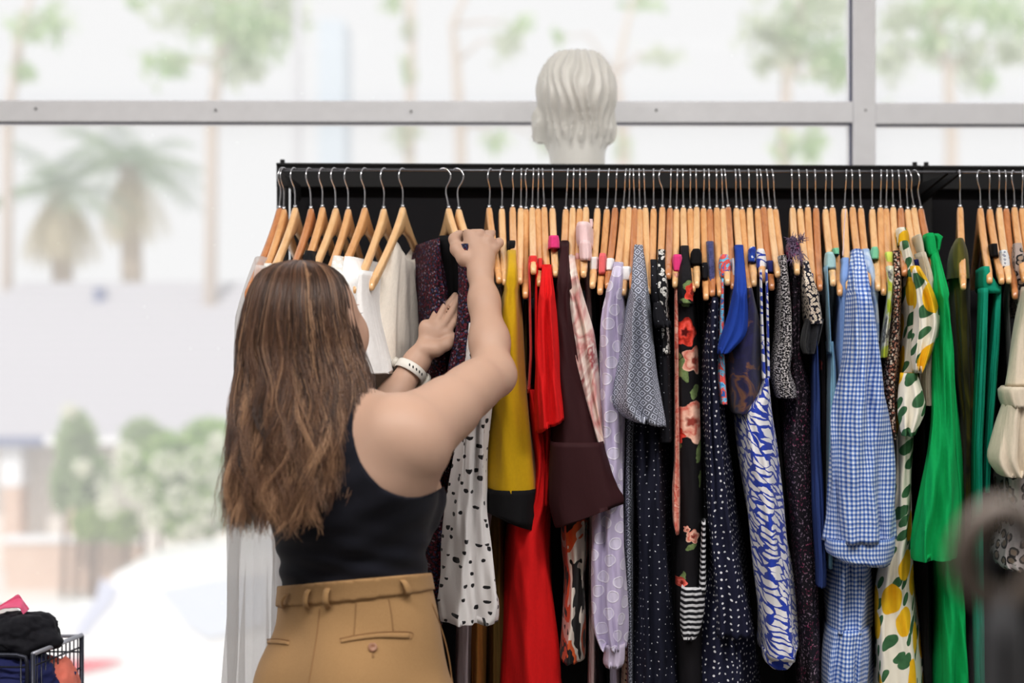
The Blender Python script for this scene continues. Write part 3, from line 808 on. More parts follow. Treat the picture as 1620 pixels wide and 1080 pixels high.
for l in range(NL):
    u = r_.random()
    phi = math.radians(-25+245*u)          # 0 = her right in the picture, 90 = towards us, 180 = left
    if r_.random() < .12: phi = math.radians(r_.uniform(215, 300))
    lay = 1-.38*r_.random()**1.4
    side = (1-math.sin(max(0, min(math.pi, phi))))          # outer strands are shorter on the right
    pend = r_.uniform(775, 822)-(45 if math.cos(phi) > .5 else 0)-max(0, math.cos(phi))*15
    if r_.random() < .15: pend -= r_.uniform(20, 110)
    pst = 411+9*(1-lay)*3+r_.random()*2
    ph = r_.uniform(0, 6.28, 3); fr = r_.uniform(13, 24); am = r_.uniform(.003, .0105)
    gl_ = np.clip(r_.normal(.30, .30), 0, 1)
    lockw = r_.uniform(.004, .0075)
    for s_ in range(PER):
        t = np.linspace(0, 1, M)
        pe = pend+r_.normal(0, 9)
        py = pst+(pe-pst)*(t**1.25)
        cx, cy, hw, hd = env(py)
        pf = phi+r_.normal(0, .035)
        # start of the strand: gathered near the parting, spreading as it falls
        lx = lay*(1+.0*t)
        g = np.clip((py-411)/60, 0, 1)
        X = cx+hw*lx*np.cos(pf)
        Yy = cy-hd*lx*math.sin(pf)
        z = CZ-(py-540)/F*2.26
        amp = am*np.clip((py-470)/200, 0, 1.4)
        w1 = np.sin(z*fr*2.2+ph[0]+.15*r_.normal())*amp; w2 = np.cos(z*fr*1.7+ph[1])*amp*.9
        off = np.clip(r_.normal(0, 1, 2), -1.8, 1.8)*lockw*(.25+.75*np.clip((py-420)/120, 0, 1))[:, None]*(1-.45*t)[:, None]
        X = X+w1*abs(math.sin(pf))+w1*.5+off[:, 0]; Yy = Yy+w2*.8*(abs(math.cos(pf))+.4)+off[:, 1]*.7
        if r_.random() < .05:
            X = X+np.clip(t-.5, 0, 1)*r_.normal(0, .03)
        paths.append(np.stack([X, Yy, z], 1))
        rr = .00052*(1-.65*t**3)*r_.uniform(.7, 1.2)
        rads.append(rr)
        q = np.clip(gl_+.16*r_.normal()+.42*(t-.45)+.12*math.cos(pf), 0, 1)
        c = np.where((q < .5)[:, None], dark+(mid-dark)*(q*2)[:, None], mid+(gold-mid)*((q-.5)*2)[:, None])
        cols.append(c)
# keep hair off the face opening (face lies to the right and away)
hair = strand_mesh('hair', hair_t.m, np.array(paths), np.array(rads), np.array(cols), woman)
tag(hair, 'long wavy brown hair with golden ends')
# solid underlayer so the scalp and back do not show through
uh = NT('hair_underlayer', .6, .3); _n = uh.noise(uh.scale(uh.obj(), (120, 120, 4)), 1, 3)
uh.col(uh.mix(_n, lin((44, 28, 22)), lin((92, 62, 44))))
V = []; n = 48; rows = np.linspace(414, 765, 44)
for py in rows:
    cx, cy, hw, hd = env(py)
    for j in range(n):
        a = 2*math.pi*j/n; k = .86
        z = CZ-(py-540)/F*2.26
        x = cx+hw*k*math.cos(a); y = cy-hd*k*math.sin(a)
        V.append((x+.002*math.sin(a*9+z*20), y+.002*math.sin(a*13+z*14), z))
Fc = [(i*n+j, i*n+(j+1) % n, (i+1)*n+(j+1) % n, (i+1)*n+j) for i in range(len(rows)-1) for j in range(n)]
Fc += [tuple(range(n))]
mesh_obj('inner_hair', V, Fc, uh.m, hair)
# ------------------------------------------------------------------ printed and woven cloths
def _fin(t, wrinkle=.35, weave=.05):
    u = t.uv()
    wr = t.noise(t.scale(u, (34, 6, 1)), 1, 3, .55, .3)
    fine = t.noise(u, 500, 2)
    t.bump(t.math('ADD', wr, t.math('MULTIPLY', fine, weave)), wrinkle, .01)
    return t.m
def spots(name, bgc, fgc, sc, r, rnd=.25, warp=0., stretch=1., rot=0., rvar=0., soft=0., rough=.85):
    t = NT(name, rough, .2, .0); u = t.uv()
    if rot: u = t.rot(u, rot)
    u = t.scale(u, (1, stretch, 1))
    if warp: u = t.warp(u, warp, sc*1.3)
    d = t.vor(u, sc, rnd); rr = r
    if rvar:
        c = t.xyz(t.vor(u, sc, rnd, out=1))[0]; rr = t.math('MULTIPLY_ADD', c, rvar, r)
    if soft: m = t.n('ShaderNodeMapRange', {0: t.math('SUBTRACT', d, rr), 1: -soft, 2: soft, 3: 1., 4: 0.})
    else: m = t.math('LESS_THAN', d, rr)
    t.col(t.mix(m, lin(bgc), lin(fgc))); return _fin(t)
def half_dots(name):
    """white crepe with scattered black half-moon dots"""
    t = NT(name, .7, .3, .1); u = t.uv()
    v = t.warp(u, .006, 60)
    d = t.vor(v, 50, .75); c = t.vor(v, 50, .75, out=1); cc = t.xyz(c)
    p = t.n('ShaderNodeTexVoronoi', {'Vector': v, 'Scale': 50, 'Randomness': .75}, out=2, voronoi_dimensions='2D')
    q = t.xyz(t.n('ShaderNodeVectorMath', {0: v, 1: p}, operation='SUBTRACT'))
    cut = t.math('LESS_THAN', q[1], t.math('MULTIPLY_ADD', cc[1], .003, .0008))
    m = t.math('MULTIPLY', t.math('LESS_THAN', d, t.math('MULTIPLY_ADD', cc[0], .10, .15)), cut)
    m = t.math('MULTIPLY', m, t.math('GREATER_THAN', cc[2], .12))
    t.col(t.mix(m, lin((232, 228, 228)), lin((22, 20, 24)))); return _fin(t)
def gingham(name, sc=160):
    t = NT(name, .8, .25, .1); u = t.uv(); xy = t.xyz(t.warp(u, .003, 20))
    def st(x, k): return t.gt(t.n('ShaderNodeMath', {0: t.math('MULTIPLY', x, k)}, operation='FRACT'), .5, .12)
    a, b = st(xy[0], sc), st(xy[1], sc*.80)
    def wide(x, k, w): return t.lt(t.n('ShaderNodeMath', {0: t.math('MULTIPLY', x, k)}, operation='FRACT'), w)
    f = t.math('MULTIPLY', t.math('ADD', a, b), .5)
    g = t.math('MULTIPLY', t.math('MAXIMUM', wide(xy[0], 14.5, .09), wide(xy[1], 14.5, .10)), .35)
    c = t.ramp(f, [(0, lin((226, 230, 240))), (.5, lin((122, 152, 208))), (1, lin((42, 76, 156)))])
    nz = t.noise(t.scale(u, (1, 1, 1)), 160, 1)
    t.col(t.mix(t.math('MULTIPLY', g, nz), c, lin((40, 60, 110)))); return _fin(t)
def diamonds(name, bgc, fgc, sc=88):
    t = NT(name, .85, .2, .0); u = t.rot(t.warp(t.uv(), .006, 14), math.radians(38))
    u = t.scale(u, (sc, sc, 1)); xy = t.xyz(u)
    def tri(x): return t.math('ABSOLUTE', t.math('SUBTRACT', t.n('ShaderNodeMath', {0: x}, operation='FRACT'), .5))
    m = t.math('MAXIMUM', tri(xy[0]), tri(xy[1]))
    ring = t.math('MULTIPLY', t.lt(m, .39, .03), t.gt(m, .23, .03)); dot = t.lt(m, .10, .03)
    line = t.math('MULTIPLY', t.gt(m, .455), .35)
    t.col(t.mix(t.math('MAXIMUM', t.math('MAXIMUM', ring, dot), line), lin(bgc), lin(fgc))); return _fin(t)
def lemons(name):
    t = NT(name, .75, .3, .0); u = t.warp(t.uv(), .004, 30)
    def blobs(rot, off, sc, st, r, keep):
        v = t.scale(t.rot(t.add(u, off), rot), (1, st, 1))
        d = t.vor(v, sc, .7); c = t.xyz(t.vor(v, sc, .7, out=1))[1]
        return t.math('MULTIPLY', t.lt(d, r, .012), t.math('GREATER_THAN', c, keep)), c, d
    l, lc, ld = blobs(.5, (.013, .02, 0), 18, .80, .40, .16)
    f1, c1, _ = blobs(.9, (.05, .03, 0), 24, .5, .24, .2)
    f2, c2, _ = blobs(-.8, (.11, .07, 0), 19, 2.1, .28, .25)
    nz = t.noise(u, 45, 3)
    yel = t.mix(nz, lin((244, 202, 30)), lin((226, 160, 10)))
    grn = t.mix(nz, lin((16, 62, 34)), lin((76, 128, 84)))
    base = lin((236, 230, 214))
    c = t.mix(t.math('MAXIMUM', f1, f2), base, grn)
    c = t.mix(l, c, yel)
    t.col(c); return _fin(t)
def zebra(name, a=(30, 58, 168), b=(232, 230, 232)):
    t = NT(name, .75, .3, .1); u = t.uv()
    v = t.rot(u, .42)
    v = t.warp(v, .022, 16); v = t.warp(v, .010, 48)
    e = t.vor(t.scale(v, (1, 3.4, 1)), 25, .95, feature='DISTANCE_TO_EDGE')
    n2 = t.noise(t.scale(v, (1, 2.5, 1)), 24, 2)
    m = t.gt(t.math('SUBTRACT', e, t.math('MULTIPLY_ADD', n2, .66, -.18)), 0., .012)
    t.col(t.mix(m, lin(a), lin(b))); return _fin(t)
def ditsy(name, bgc, cs, sc=150, r=.36, warp=.004):
    t = NT(name, .85, .2, .0); u = t.warp(t.uv(), warp, sc*.6)
    d = t.vor(u, sc, 1); c = t.xyz(t.vor(u, sc, 1, out=1))[0]
    n = len(cs); fg = t.ramp(c, [(i/n, lin(k)) for i, k in enumerate(cs)], 'CONSTANT')
    m = t.lt(d, r, .05); hole = t.lt(d, r*.3, .03)
    m = t.math('SUBTRACT', m, t.math('MULTIPLY', hole, .8), clamp=True)
    t.col(t.mix(m, lin(bgc), fg)); return _fin(t)
def mottled(name, cs, sc=22, st=(1, 1, 1), dist=1.2, interp='LINEAR', det=3, rough=.8):
    t = NT(name, rough, .3, .1); u = t.scale(t.uv(), st)
    f = t.noise(u, sc, det, .55, dist)
    n = len(cs)
    t.col(t.ramp(f, [(.30+.42*i/(n-1), lin(k)) for i, k in enumerate(cs)], interp)); return _fin(t)
def speckle(name, bgc, fgc, sc=420, th=.56, st=(1, 1, 1), fg2=None):
    t = NT(name, .9, .2, .0); u = t.scale(t.uv(), st)
    f = t.noise(u, sc, 2, .6); m = t.gt(f, th, .02); c = lin(fgc)
    if fg2: c = t.mix(t.gt(t.noise(u, 60, 2), .55, .05), lin(fgc), lin(fg2))
    t.col(t.mix(m, lin(bgc), c)); return _fin(t, .5, .3)
def leopard(name, bgc=(196, 182, 168), sc=42):
    t = NT(name, .8, .3, .1); u = t.warp(t.uv(), .010, 60)
    d = t.vor(u, sc, .8); m = t.math('MULTIPLY', t.lt(d, .44, .03), t.gt(d, .24, .03))
    brk = t.gt(t.noise(u, 70, 1), .42, .03)
    ctr = t.lt(d, .24, .02)
    c = t.mix(ctr, lin(bgc), lin((150, 128, 110)))
    t.col(t.mix(t.math('MULTIPLY', m, brk), c, lin((20, 18, 20)))); return _fin(t)
def stripes(name, a, b, sc, duty=.5, warp=.006):
    t = NT(name, .85, .2, .0); xy = t.xyz(t.warp(t.uv(), warp, 22))
    m = t.gt(t.n('ShaderNodeMath', {0: t.math('MULTIPLY', xy[1], sc)}, operation='FRACT'), duty, .06)
    t.col(t.mix(m, lin(a), lin(b))); return _fin(t)
def discs(name):
    """lilac chiffon with raised woven discs"""
    t = NT(name, .7, .3, .2); u = t.uv()
    v = t.rot(u, .35); d = t.vor(v, 34, .12)
    m = t.lt(d, .335, .02); ring = t.math('MULTIPLY', t.lt(d, .36, .015), t.gt(d, .30, .015))
    c = t.mix(m, lin((186, 174, 206)), lin((206, 198, 222))); c = t.mix(ring, c, lin((228, 222, 238)))
    t.col(c)
    wr = t.noise(t.scale(u, (34, 6, 1)), 1, 3, .55, .3)
    t.bump(t.math('ADD', wr, t.math('MULTIPLY', ring, .25)), .4, .01); return t.m
def roses(name, flowers, leaves, bgc=(20, 18, 22)):
    """black cloth with painted roses; flowers: (x, z, radius, inner, outer); the print is laid out in metres on the cloth"""
    t = NT(name, .85, .2, .0); u = t.uv(); uw = t.warp(u, .012, 60); c = lin(bgc)
    for (x, z, rx, rz, a) in leaves:
        q = t.scale(t.rot(t.add(uw, (-x, -z, 0)), a), (1/rx, 1/rz, 1))
        L = t.n('ShaderNodeVectorMath', {0: q}, out=1, operation='LENGTH')
        g = t.mix(t.noise(u, 120, 2), lin((38, 70, 34)), lin((150, 170, 110)))
        c = t.mix(t.lt(L, 1., .08), c, g)
    for (x, z, r, i_, o_) in flowers:
        q = t.add(u, (-x, -z, 0))
        qd = t.n('ShaderNodeVectorMath', {0: t.add(uw, (-x, -z, 0))}, out=1, operation='LENGTH')
        xy = t.xyz(q); ang = t.math('ARCTAN2', xy[1], xy[0])
        lob = t.math('MULTIPLY_ADD', t.math('SINE', t.math('MULTIPLY_ADD', ang, 5., qd if False else 1.3)), .14, .92)
        rr = t.math('DIVIDE', t.math('DIVIDE', qd, r), lob)
        # petals: spiral rings of lighter rims and deeper folds
        pet = t.math('PINGPONG', t.math('MULTIPLY_ADD', t.math('ADD', rr, t.math('MULTIPLY', ang, .16)), 2.4, t.math('MULTIPLY', t.noise(u, 60, 2), 2.4)), 1.)
        pet = t.math('MULTIPLY_ADD', pet, .55, t.math('MULTIPLY', t.noise(u, 150, 2), .45))
        hi_ = tuple(min(1, v*1.25+.06) for v in lin(o_))
        pc = t.ramp(pet, [(.15, lin(i_)), (.5, lin(o_)), (.8, hi_)])
        core = t.lt(rr, .28, .08)
        pc = t.mix(core, pc, tuple(v*.45 for v in lin(i_)))
        c = t.mix(t.lt(rr, 1., .03), c, pc)
    t.col(c); return _fin(t)

# ------------------------------------------------------------------ garments
def rel(rows, step=9):
    r = np.array(rows, float); ys = np.arange(r[0, 0], r[-1, 0]+.1, max(2., min(step, (r[-1, 0]-r[0, 0])/6)))
    if ys[-1] < r[-1, 0]-.5: ys = np.append(ys, r[-1, 0])
    out = [ys]+[np.interp(ys, r[:, 0], r[:, k]) for k in range(1, r.shape[1])]
    a = np.stack(out, 1)
    if len(a) > 8:                                # soften the corners of the outline, keep both ends
        for _ in range(2):
            a[1:-1, 1:3] = .25*a[:-2, 1:3]+.5*a[1:-1, 1:3]+.25*a[2:, 1:3]
    return a
_gid = [0]
def cloth_px(name, mat, parent, hid, rows, yn=-.2, yf=.18, sh=False, fold=.006, kf=2.2, N=56, p=2.6, hem=0., slant=0., dx=0., gather=0., cuff=0., seed=None, uvk='arc'):
    """cloth hanging in its hanger's plane. rows: (height, left edge, right edge) read off the photograph, turned into
    metres at the depth of the cloth's near edge; the body runs back from yn to yf along the hanger"""
    _gid[0] += 1; r_ = np.random.default_rng(seed if seed is not None else _gid[0]*13+5)
    h = HANG[hid]; W = h['W']; Yr = W[1]; shx = h['d'][0]/h['d'][1]
    a = rel(rows); th = np.linspace(-math.pi/2, 1.5*math.pi, N, endpoint=False)
    c, s = np.cos(th), np.sin(th)
    C = np.sign(c)*np.abs(c)**(2/p); S = np.sign(s)*np.abs(s)**(2/p)
    ph = r_.uniform(0, 6.28, 6); V = []; UV = []; n = len(a); ubs = []
    z0 = None
    for i, (py, xl, xr) in enumerate(a[:, :3]):
        near, far = yn, yf
        zq = CZ-(py-540)/F*(Yr-.12)
        if sh:
            pn, pq = h['near'], h['farp']
            sn = np.interp(-zq, -pn[:, 1], pn[:, 0]); sf = -np.interp(-zq, -pq[::-1, 1], pq[::-1, 0])
            ex = min(.06, max(0, (pn[-1, 1]-zq)*.9)); near = max(yn, -sn*L_ARM-.020-ex); far = max(min(yf, sf*L_ARM+.014+ex), near+.03)
        D = Yr+near
        z = CZ-(py-540)/F*D
        if z0 is None: z0 = z; zt = z
        xc = ((xl+xr)/2-810)/F*D; hw = (xr-xl)/2/F*D
        if sh and zq > h['near'][-1, 1]-.03: hw = max(hw, .0078)
        yc = (near+far)/2; hd = (far-near)/2
        t = i/max(n-1, 1)
        g = min(1, (z0-z)/.12+.25)
        if gather: g *= 1+gather*np.exp(-((t-1)/.12)**2)
        if sh and zq > h['near'][-1, 1]-.03:
            q_ = 4.2; X = hw*np.sign(c)*np.abs(c)**(2/q_); Yv = yc+hd*np.sign(s)*np.abs(s)**(2/q_)
        else: X = hw*C; Yv = yc+hd*S
        UB = X+.75*np.clip(Yv-near-.008, 0, 1)*np.sign(c+1e-9)
        ubs.append(UB)
        a1 = math.pi*kf*C+ph[0]+z*5; a2 = math.pi*kf*1.9*C+ph[1]-z*9+1.2*math.sin(z*13+ph[5])
        pl = fold*1.35*g*((1-2*np.abs(np.sin(a1*.5+.4*math.sin(z*8+ph[2])))**.8)+.6*np.sin(a2)+.25*np.sin(a1*3.3+z*31))
        front = np.clip(-S, 0, 1)
        Yv = Yv+pl*front*min(1., hd/.02)
        wob = 1+.055*g*np.sin(z*23+ph[2])*0+.10*g*min(fold/.006, 1.6)*np.sin(3*th+z*11+ph[3])+.05*g*np.sin(7*th-z*17+ph[4])
        X = X*wob
        if gather and t > .9:
            X = X*(1+.05*np.sin(th*18))
        zz = np.full(N, z)
        if hem and t > .8: zz = zz+hem*np.sin(2*th+ph[5])*(t-.8)/.2
        if slant: zz = zz-slant*C*hw/.03*np.clip((t-.6)/.4, 0, 1)
        x = xc+X+(Yv-near)*shx+dx*(Yv-near)
        V.append(np.stack([x, Yr+Yv, zz], 1))
    V = np.array(V)
    for i in range(n):
        d = np.linalg.norm(np.diff(np.vstack([V[i], V[i][:1]]), axis=0), axis=1); cu = np.concatenate([[0], np.cumsum(d)])[:N]
        cu = ubs[i]+_gid[0]*.37
        if uvk == 'plan': UV.append(np.stack([V[i][:, 0], V[i][:, 2]], 1))
        else: UV.append(np.stack([cu, V[i][:, 2]-zt], 1))
    k = V.reshape(-1, 3); uv = np.concatenate(UV)
    Fc = [(i*N+j, (i+1)*N+j, (i+1)*N+(j+1) % N, i*N+(j+1) % N) for i in range(n-1) for j in range(N)]
    top = V[0]; ct = top.mean(0); bot = V[-1]; cb = bot.mean(0)
    # folded-in rims close the piece
    k = np.vstack([k, ct+(top-ct)*.7-np.array([0, 0, .004]), cb+(bot-cb)*.86+np.array([0, 0, .012])])
    uv = np.vstack([uv, UV[0], UV[-1]])
    b0 = n*N; b1 = b0+N
    Fc += [(j, (j+1) % N, b0+(j+1) % N, b0+j) for j in range(N)]
    Fc += [((n-1)*N+(j+1) % N, (n-1)*N+j, b1+j, b1+(j+1) % N) for j in range(N)]
    Fc += [tuple(b0+j for j in range(N)), tuple(b1+j for j in range(N))[::-1]]
    return mesh_obj(name, k, Fc, mat, parent, uvs=uv)
LOOP = np.array([_ for _ in range(0)])
def hem_line(px_pts, Y, r, name, mat, parent):
    return MB().tube([tuple(P(a, b, Y)) for a, b in px_pts], r, 6).build(name, mat, parent, smooth=True)

def cloth_plane(name, mat, parent, hid, rows, N=72, fold=.004, dip=.0, kf=6, seed=1, dz=0., dl=0., uvk='arc'):
    """cloth on a turned hanger. rows: (drop below the hanger's top, near half-length, far half-length, half-thickness) in metres"""
    r_ = np.random.default_rng(seed); h = HANG[hid]; W = h['W']; d = h['d']; q = np.array([-d[1], d[0]])
    r = np.array(rows, float); zs = np.arange(r[0, 0], r[-1, 0]+1e-6, .012)
    a = np.stack([zs]+[np.interp(zs, r[:, 0], r[:, k]) for k in (1, 2, 3)], 1)
    for _ in range(2): a[1:-1, 1:] = .25*a[:-2, 1:]+.5*a[1:-1, 1:]+.25*a[2:, 1:]
    th = np.linspace(0, 2*math.pi, N, endpoint=False); ph = r_.uniform(0, 6.28, 5); V = []; UV = []
    n = len(a)
    for i, (z, ln, lf, hb) in enumerate(a):
        c, s = np.cos(th), np.sin(th); C = np.sign(c)*np.abs(c)**.8; S = np.sign(s)*np.abs(s)**.55
        mid = (ln-lf)/2; L2 = (ln+lf)/2
        g = min(1, i/10+.1)
        L = mid+L2*C+dl*z
        w = hb*S+fold*g*(np.sin(kf*C*3.1+ph[0]+z*4)+.6*np.sin(kf*C*5.3+ph[1]-z*7))*np.sign(S)*np.abs(S)**.5
        e = math.exp(-i/5)
        zz = W[2]-z-dz-dip*e*(1-(np.abs(C))**2.2)
        V.append(np.stack([W[0]+d[0]*L+q[0]*w, W[1]+d[1]*L+q[1]*w, zz], 1))
    V = np.array(V)
    for i in range(n):
        dd = np.linalg.norm(np.diff(np.vstack([V[i], V[i][:1]]), axis=0), axis=1); cu = np.concatenate([[0], np.cumsum(dd)])[:N]
        cu = np.where(cu > cu[-1]/2, cu-cu[-1]-dd[-1], cu)
        UV.append(np.stack([cu, V[i][:, 2]], 1))
    k = np.vstack([V.reshape(-1, 3), V[0]*[1, 1, 1]-[0, 0, .0]+(V[0].mean(0)-V[0])*[.06, .06, 0]-[0, 0, .03]]); uv = np.vstack(UV+[UV[0]])
    Fc = [(i*N+j, (i+1)*N+j, (i+1)*N+(j+1) % N, i*N+(j+1) % N) for i in range(n-1) for j in range(N)]
    b0 = n*N
    Fc += [(j, (j+1) % N, b0+(j+1) % N, b0+j) for j in range(N)]
    return mesh_obj(name, k, Fc, mat, parent, uvs=uv)

def garment(name, cat, label, hid, group=None, hl=None):
    h = HANG[hid]
    t = thing(name, label, cat, (float(h['W'][0]), float(h['W'][1]), float(h['W'][2])-.1), group)
    if not h['obj'].get('label'):
        short = hl or label
        h['obj']['label'] = ('wooden hanger holding the '+short)
        h['obj']['group'] = 'wooden hangers on the racks'
    return t
# ------------------------------------------------------------------ the clothes on the rack
M = {}
M['white'] = cloth('white_cotton', (250, 248, 247), .85, .1)
M['sheer'] = cloth('sheer_white_cotton', (252, 250, 250), .85, .1, trans=.8)
M['lace'] = ditsy('white_lace', (226, 222, 216), [(244, 242, 238), (236, 232, 226)], 120, .42)
M['cream'] = cloth('cream_linen', (236, 227, 215), .9, .1)
M['dirndl'] = ditsy('maroon_mixed_floral', (28, 15, 24), [(96, 30, 46), (50, 60, 96), (74, 20, 34), (128, 108, 122), (84, 26, 40), (40, 42, 72), (104, 34, 48)], 240, .42, .005)
M['mustard'] = cloth('mustard_crepe', (198, 156, 8), .8, .1, wrinkle=.15)
M['black'] = cloth('black_crepe', (15, 14, 17), .85, 0)
M['red'] = cloth('scarlet_linen', (216, 22, 24), .85, .1, wrinkle=.5)
M['coralred'] = cloth('coral_red_jersey', (226, 58, 56), .85, .1)
M['maroon'] = cloth('maroon_crepe', (48, 18, 22), .75, .1, wrinkle=.2)
M['silk'] = mottled('pink_marbled_silk', [(240, 226, 214), (236, 214, 202), (206, 140, 136), (238, 222, 212), (158, 62, 66), (232, 210, 200)], 13, (1, .55, 1), 1.6)
M['palepink'] = cloth('pale_pink_jersey', (240, 208, 208), .9, .15)
M['hotpink'] = cloth('hot_pink_jersey', (226, 60, 128), .9, .1)
M['coral'] = cloth('coral_pink_strap', (236, 108, 112), .9, .1)
M['lilac'] = discs('lilac_disc_chiffon')
M['lilacplain'] = cloth('lilac_chiffon', (200, 188, 212), .8, .15)
M['diamond'] = diamonds('navy_diamond_print', (22, 24, 40), (190, 194, 210))
M['pindot'] = spots('navy_pin_dot', (22, 24, 40), (212, 214, 224), 68, .075, .5)
M['blackpin'] = spots('black_pin_dot', (20, 20, 26), (180, 184, 196), 62, .05, .6)
M['bwcurl'] = ditsy('black_and_white_curl_print', (20, 20, 24), [(222, 220, 216), (20, 20, 24), (208, 206, 202)], 120, .40, .012)
def rp(px, py): q = P(px, py, 2.49); return q[0], q[2]
def fl(px, py, r, i_, o_): x, z = rp(px, py); return (x, z, r*2.49/F, i_, o_)
def lf(px, py, rx, rz, a): x, z = rp(px, py); return (x, z, rx*2.49/F, rz*2.49/F, a)
pk, dp, rd = (238, 178, 156), (214, 92, 78), (222, 62, 44)
M['roses'] = roses('black_rose_print', [fl(1085, 525, 24, (120, 16, 14), rd), fl(1102, 570, 23, dp, pk), fl(1096, 668, 34, dp, pk), fl(1074, 690, 12, (170, 40, 30), rd),
    fl(1098, 850, 11, dp, pk), fl(1080, 925, 8, (170, 40, 36), dp), fl(1093, 462, 13, (190, 60, 48), rd), fl(1088, 838, 5, dp, pk)],
    [lf(1077, 583, 7, 17, .3), lf(1084, 590, 6, 14, -.3), lf(1072, 702, 6, 14, -.4), lf(1070, 562, 9, 6, .3), lf(1086, 452, 10, 6, -.5), lf(1084, 478, 9, 6, .7), lf(1109, 716, 6, 16, .2), lf(1102, 620, 7, 12, .5),
     lf(1096, 866, 9, 4, -.5), lf(1083, 914, 3, 8, 0), lf(1111, 760, 3, 14, 0)])
M['dots'] = spots('navy_white_polka_dot', (26, 28, 50), (226, 226, 232), 80, .12, .5, rvar=.05)
M['stripe'] = stripes('black_and_white_stripe', (20, 20, 26), (206, 206, 210), 105, .55)
M['navylace'] = mottled('navy_lace', [(38, 40, 82), (70, 72, 120), (30, 32, 66)], 90)
M['bluepink'] = mottled('blue_and_coral_print', [(60, 140, 206), (120, 190, 226), (232, 90, 84), (44, 98, 178), (230, 232, 236)], 46, (1, 1, 1), 1.5, 'CONSTANT')
M['palegrey'] = cloth('pale_grey_voile', (196, 196, 206), .8, .1)
M['cobalt'] = cloth('cobalt_crinkle', (28, 60, 150), .85, .15, wrinkle=.6)
M['indigofloral'] = mottled('indigo_ochre_floral', [(22, 20, 54), (30, 28, 76), (26, 24, 58), (28, 26, 66), (110, 72, 50), (28, 26, 66), (30, 30, 80)], 17, (1, 1, 1), 1.4)
M['blueprint'] = mottled('royal_blue_small_print', [(24, 50, 140), (30, 70, 170), (214, 220, 230), (24, 50, 140)], 85, (1, 1, 1), .8, 'CONSTANT')
M['zebra'] = zebra('blue_and_white_brush_print')
M['navy'] = cloth('navy_satin', (28, 34, 96), .6, .1)
M['tweed'] = speckle('black_and_white_tweed', (22, 20, 24), (206, 200, 200), 330, .53)
M['lurex'] = speckle('dark_lurex_knit', (30, 26, 34), (150, 128, 146), 300, .60, (1, .6, 1), (150, 60, 96))
M['purplefringe'] = speckle('purple_tweed', (54, 38, 60), (140, 120, 150), 260, .5, (1, 1, 1), (160, 60, 110))
M['creamditsy'] = ditsy('navy_cream_ditsy', (28, 28, 40), [(228, 214, 196), (216, 200, 184)], 170, .44)
M['blacklace'] = mottled('black_lace', [(9, 9, 12), (22, 23, 30), (8, 8, 11)], 110)
M['denim'] = cloth('dark_blue_denim', (44, 62, 116), .9, .1)
M['redonblack'] = ditsy('black_red_sprig', (22, 18, 22), [(150, 62, 60), (22, 18, 22), (22, 18, 22)], 40, .3, .02)
M['lightblue'] = cloth('light_blue_jersey', (132, 180, 206), .85, .1)
M['mintblue'] = cloth('pale_mint_jersey', (168, 206, 208), .85, .1)
M['peri'] = cloth('periwinkle_cotton', (124, 156, 212), .85, .1)
M['gingham'] = gingham('blue_gingham')
M['voile'] = mottled('pale_blue_voile', [(206, 218, 234), (150, 178, 218), (214, 220, 228)], 30)
M['mint'] = cloth('mint_green_strap', (124, 200, 160), .85, .1)
M['lime'] = mottled('lime_and_white_print', [(232, 232, 222), (60, 64, 56), (226, 228, 214), (200, 216, 60), (186, 208, 40)], 34, (1, .6, 1), 1.2)
M['limeplain'] = cloth('lime_strap', (206, 222, 96), .85, .1)
M['brownditsy'] = ditsy('brown_ditsy_floral', (40, 28, 26), [(206, 178, 160), (180, 120, 100), (214, 200, 184)], 190, .36)
M['lemon'] = lemons('lemon_print')
M['beige'] = cloth('beige_linen', (196, 186, 166), .9, .1)
M['green'] = cloth('emerald_green_cotton', (2, 158, 82), .85, .1, wrinkle=.5)
M['olive'] = mottled('olive_velvet_sheen', [(22, 20, 12), (92, 88, 24), (26, 24, 12), (60, 58, 18)], 9, (1, .4, 1), 1.)  # highlights of the dark velvet painted in as olive patches
M['teal'] = cloth('teal_crepe', (8, 140, 112), .8, .1)
M['whitelace2'] = ditsy('white_blue_lace', (226, 228, 232), [(120, 130, 150), (150, 150, 170)], 130, .25)
M['greystrap'] = cloth('grey_ribbed_strap', (112, 112, 110), .9, .1)
M['leopard'] = leopard('brown_leopard_print', (168, 150, 142), 62)
M['leopard2'] = leopard('white_leopard_print', (214, 204, 204), 46)
M['eyelet'] = cloth('cream_eyelet_cotton', (216, 202, 182), .9, .1, wrinkle=.5)
M['ochre'] = cloth('ochre_brown_cotton', (146, 96, 44), .9, .1)
M['olivebrown'] = cloth('olive_brown_cotton', (96, 74, 34), .9, .1)
M['orange'] = mottled('orange_black_white_swirl', [(22, 18, 20), (230, 218, 206), (218, 92, 42), (24, 18, 20), (224, 104, 52), (190, 44, 30), (234, 222, 210)], 9, (1, .6, 1), 1.4, 'CONSTANT')
M['greylilac'] = cloth('dusty_mauve_cotton', (176, 160, 166), .9, .1)
M['rosestrip'] = mottled('pink_rose_chiffon', [(200, 80, 66), (232, 168, 148), (206, 90, 76), (240, 190, 170)], 50)
M['laceb'] = spots('cream_lace', (216, 196, 178), (40, 30, 32), 90, .16, .2)

G_ = garment
C_ = cloth_px
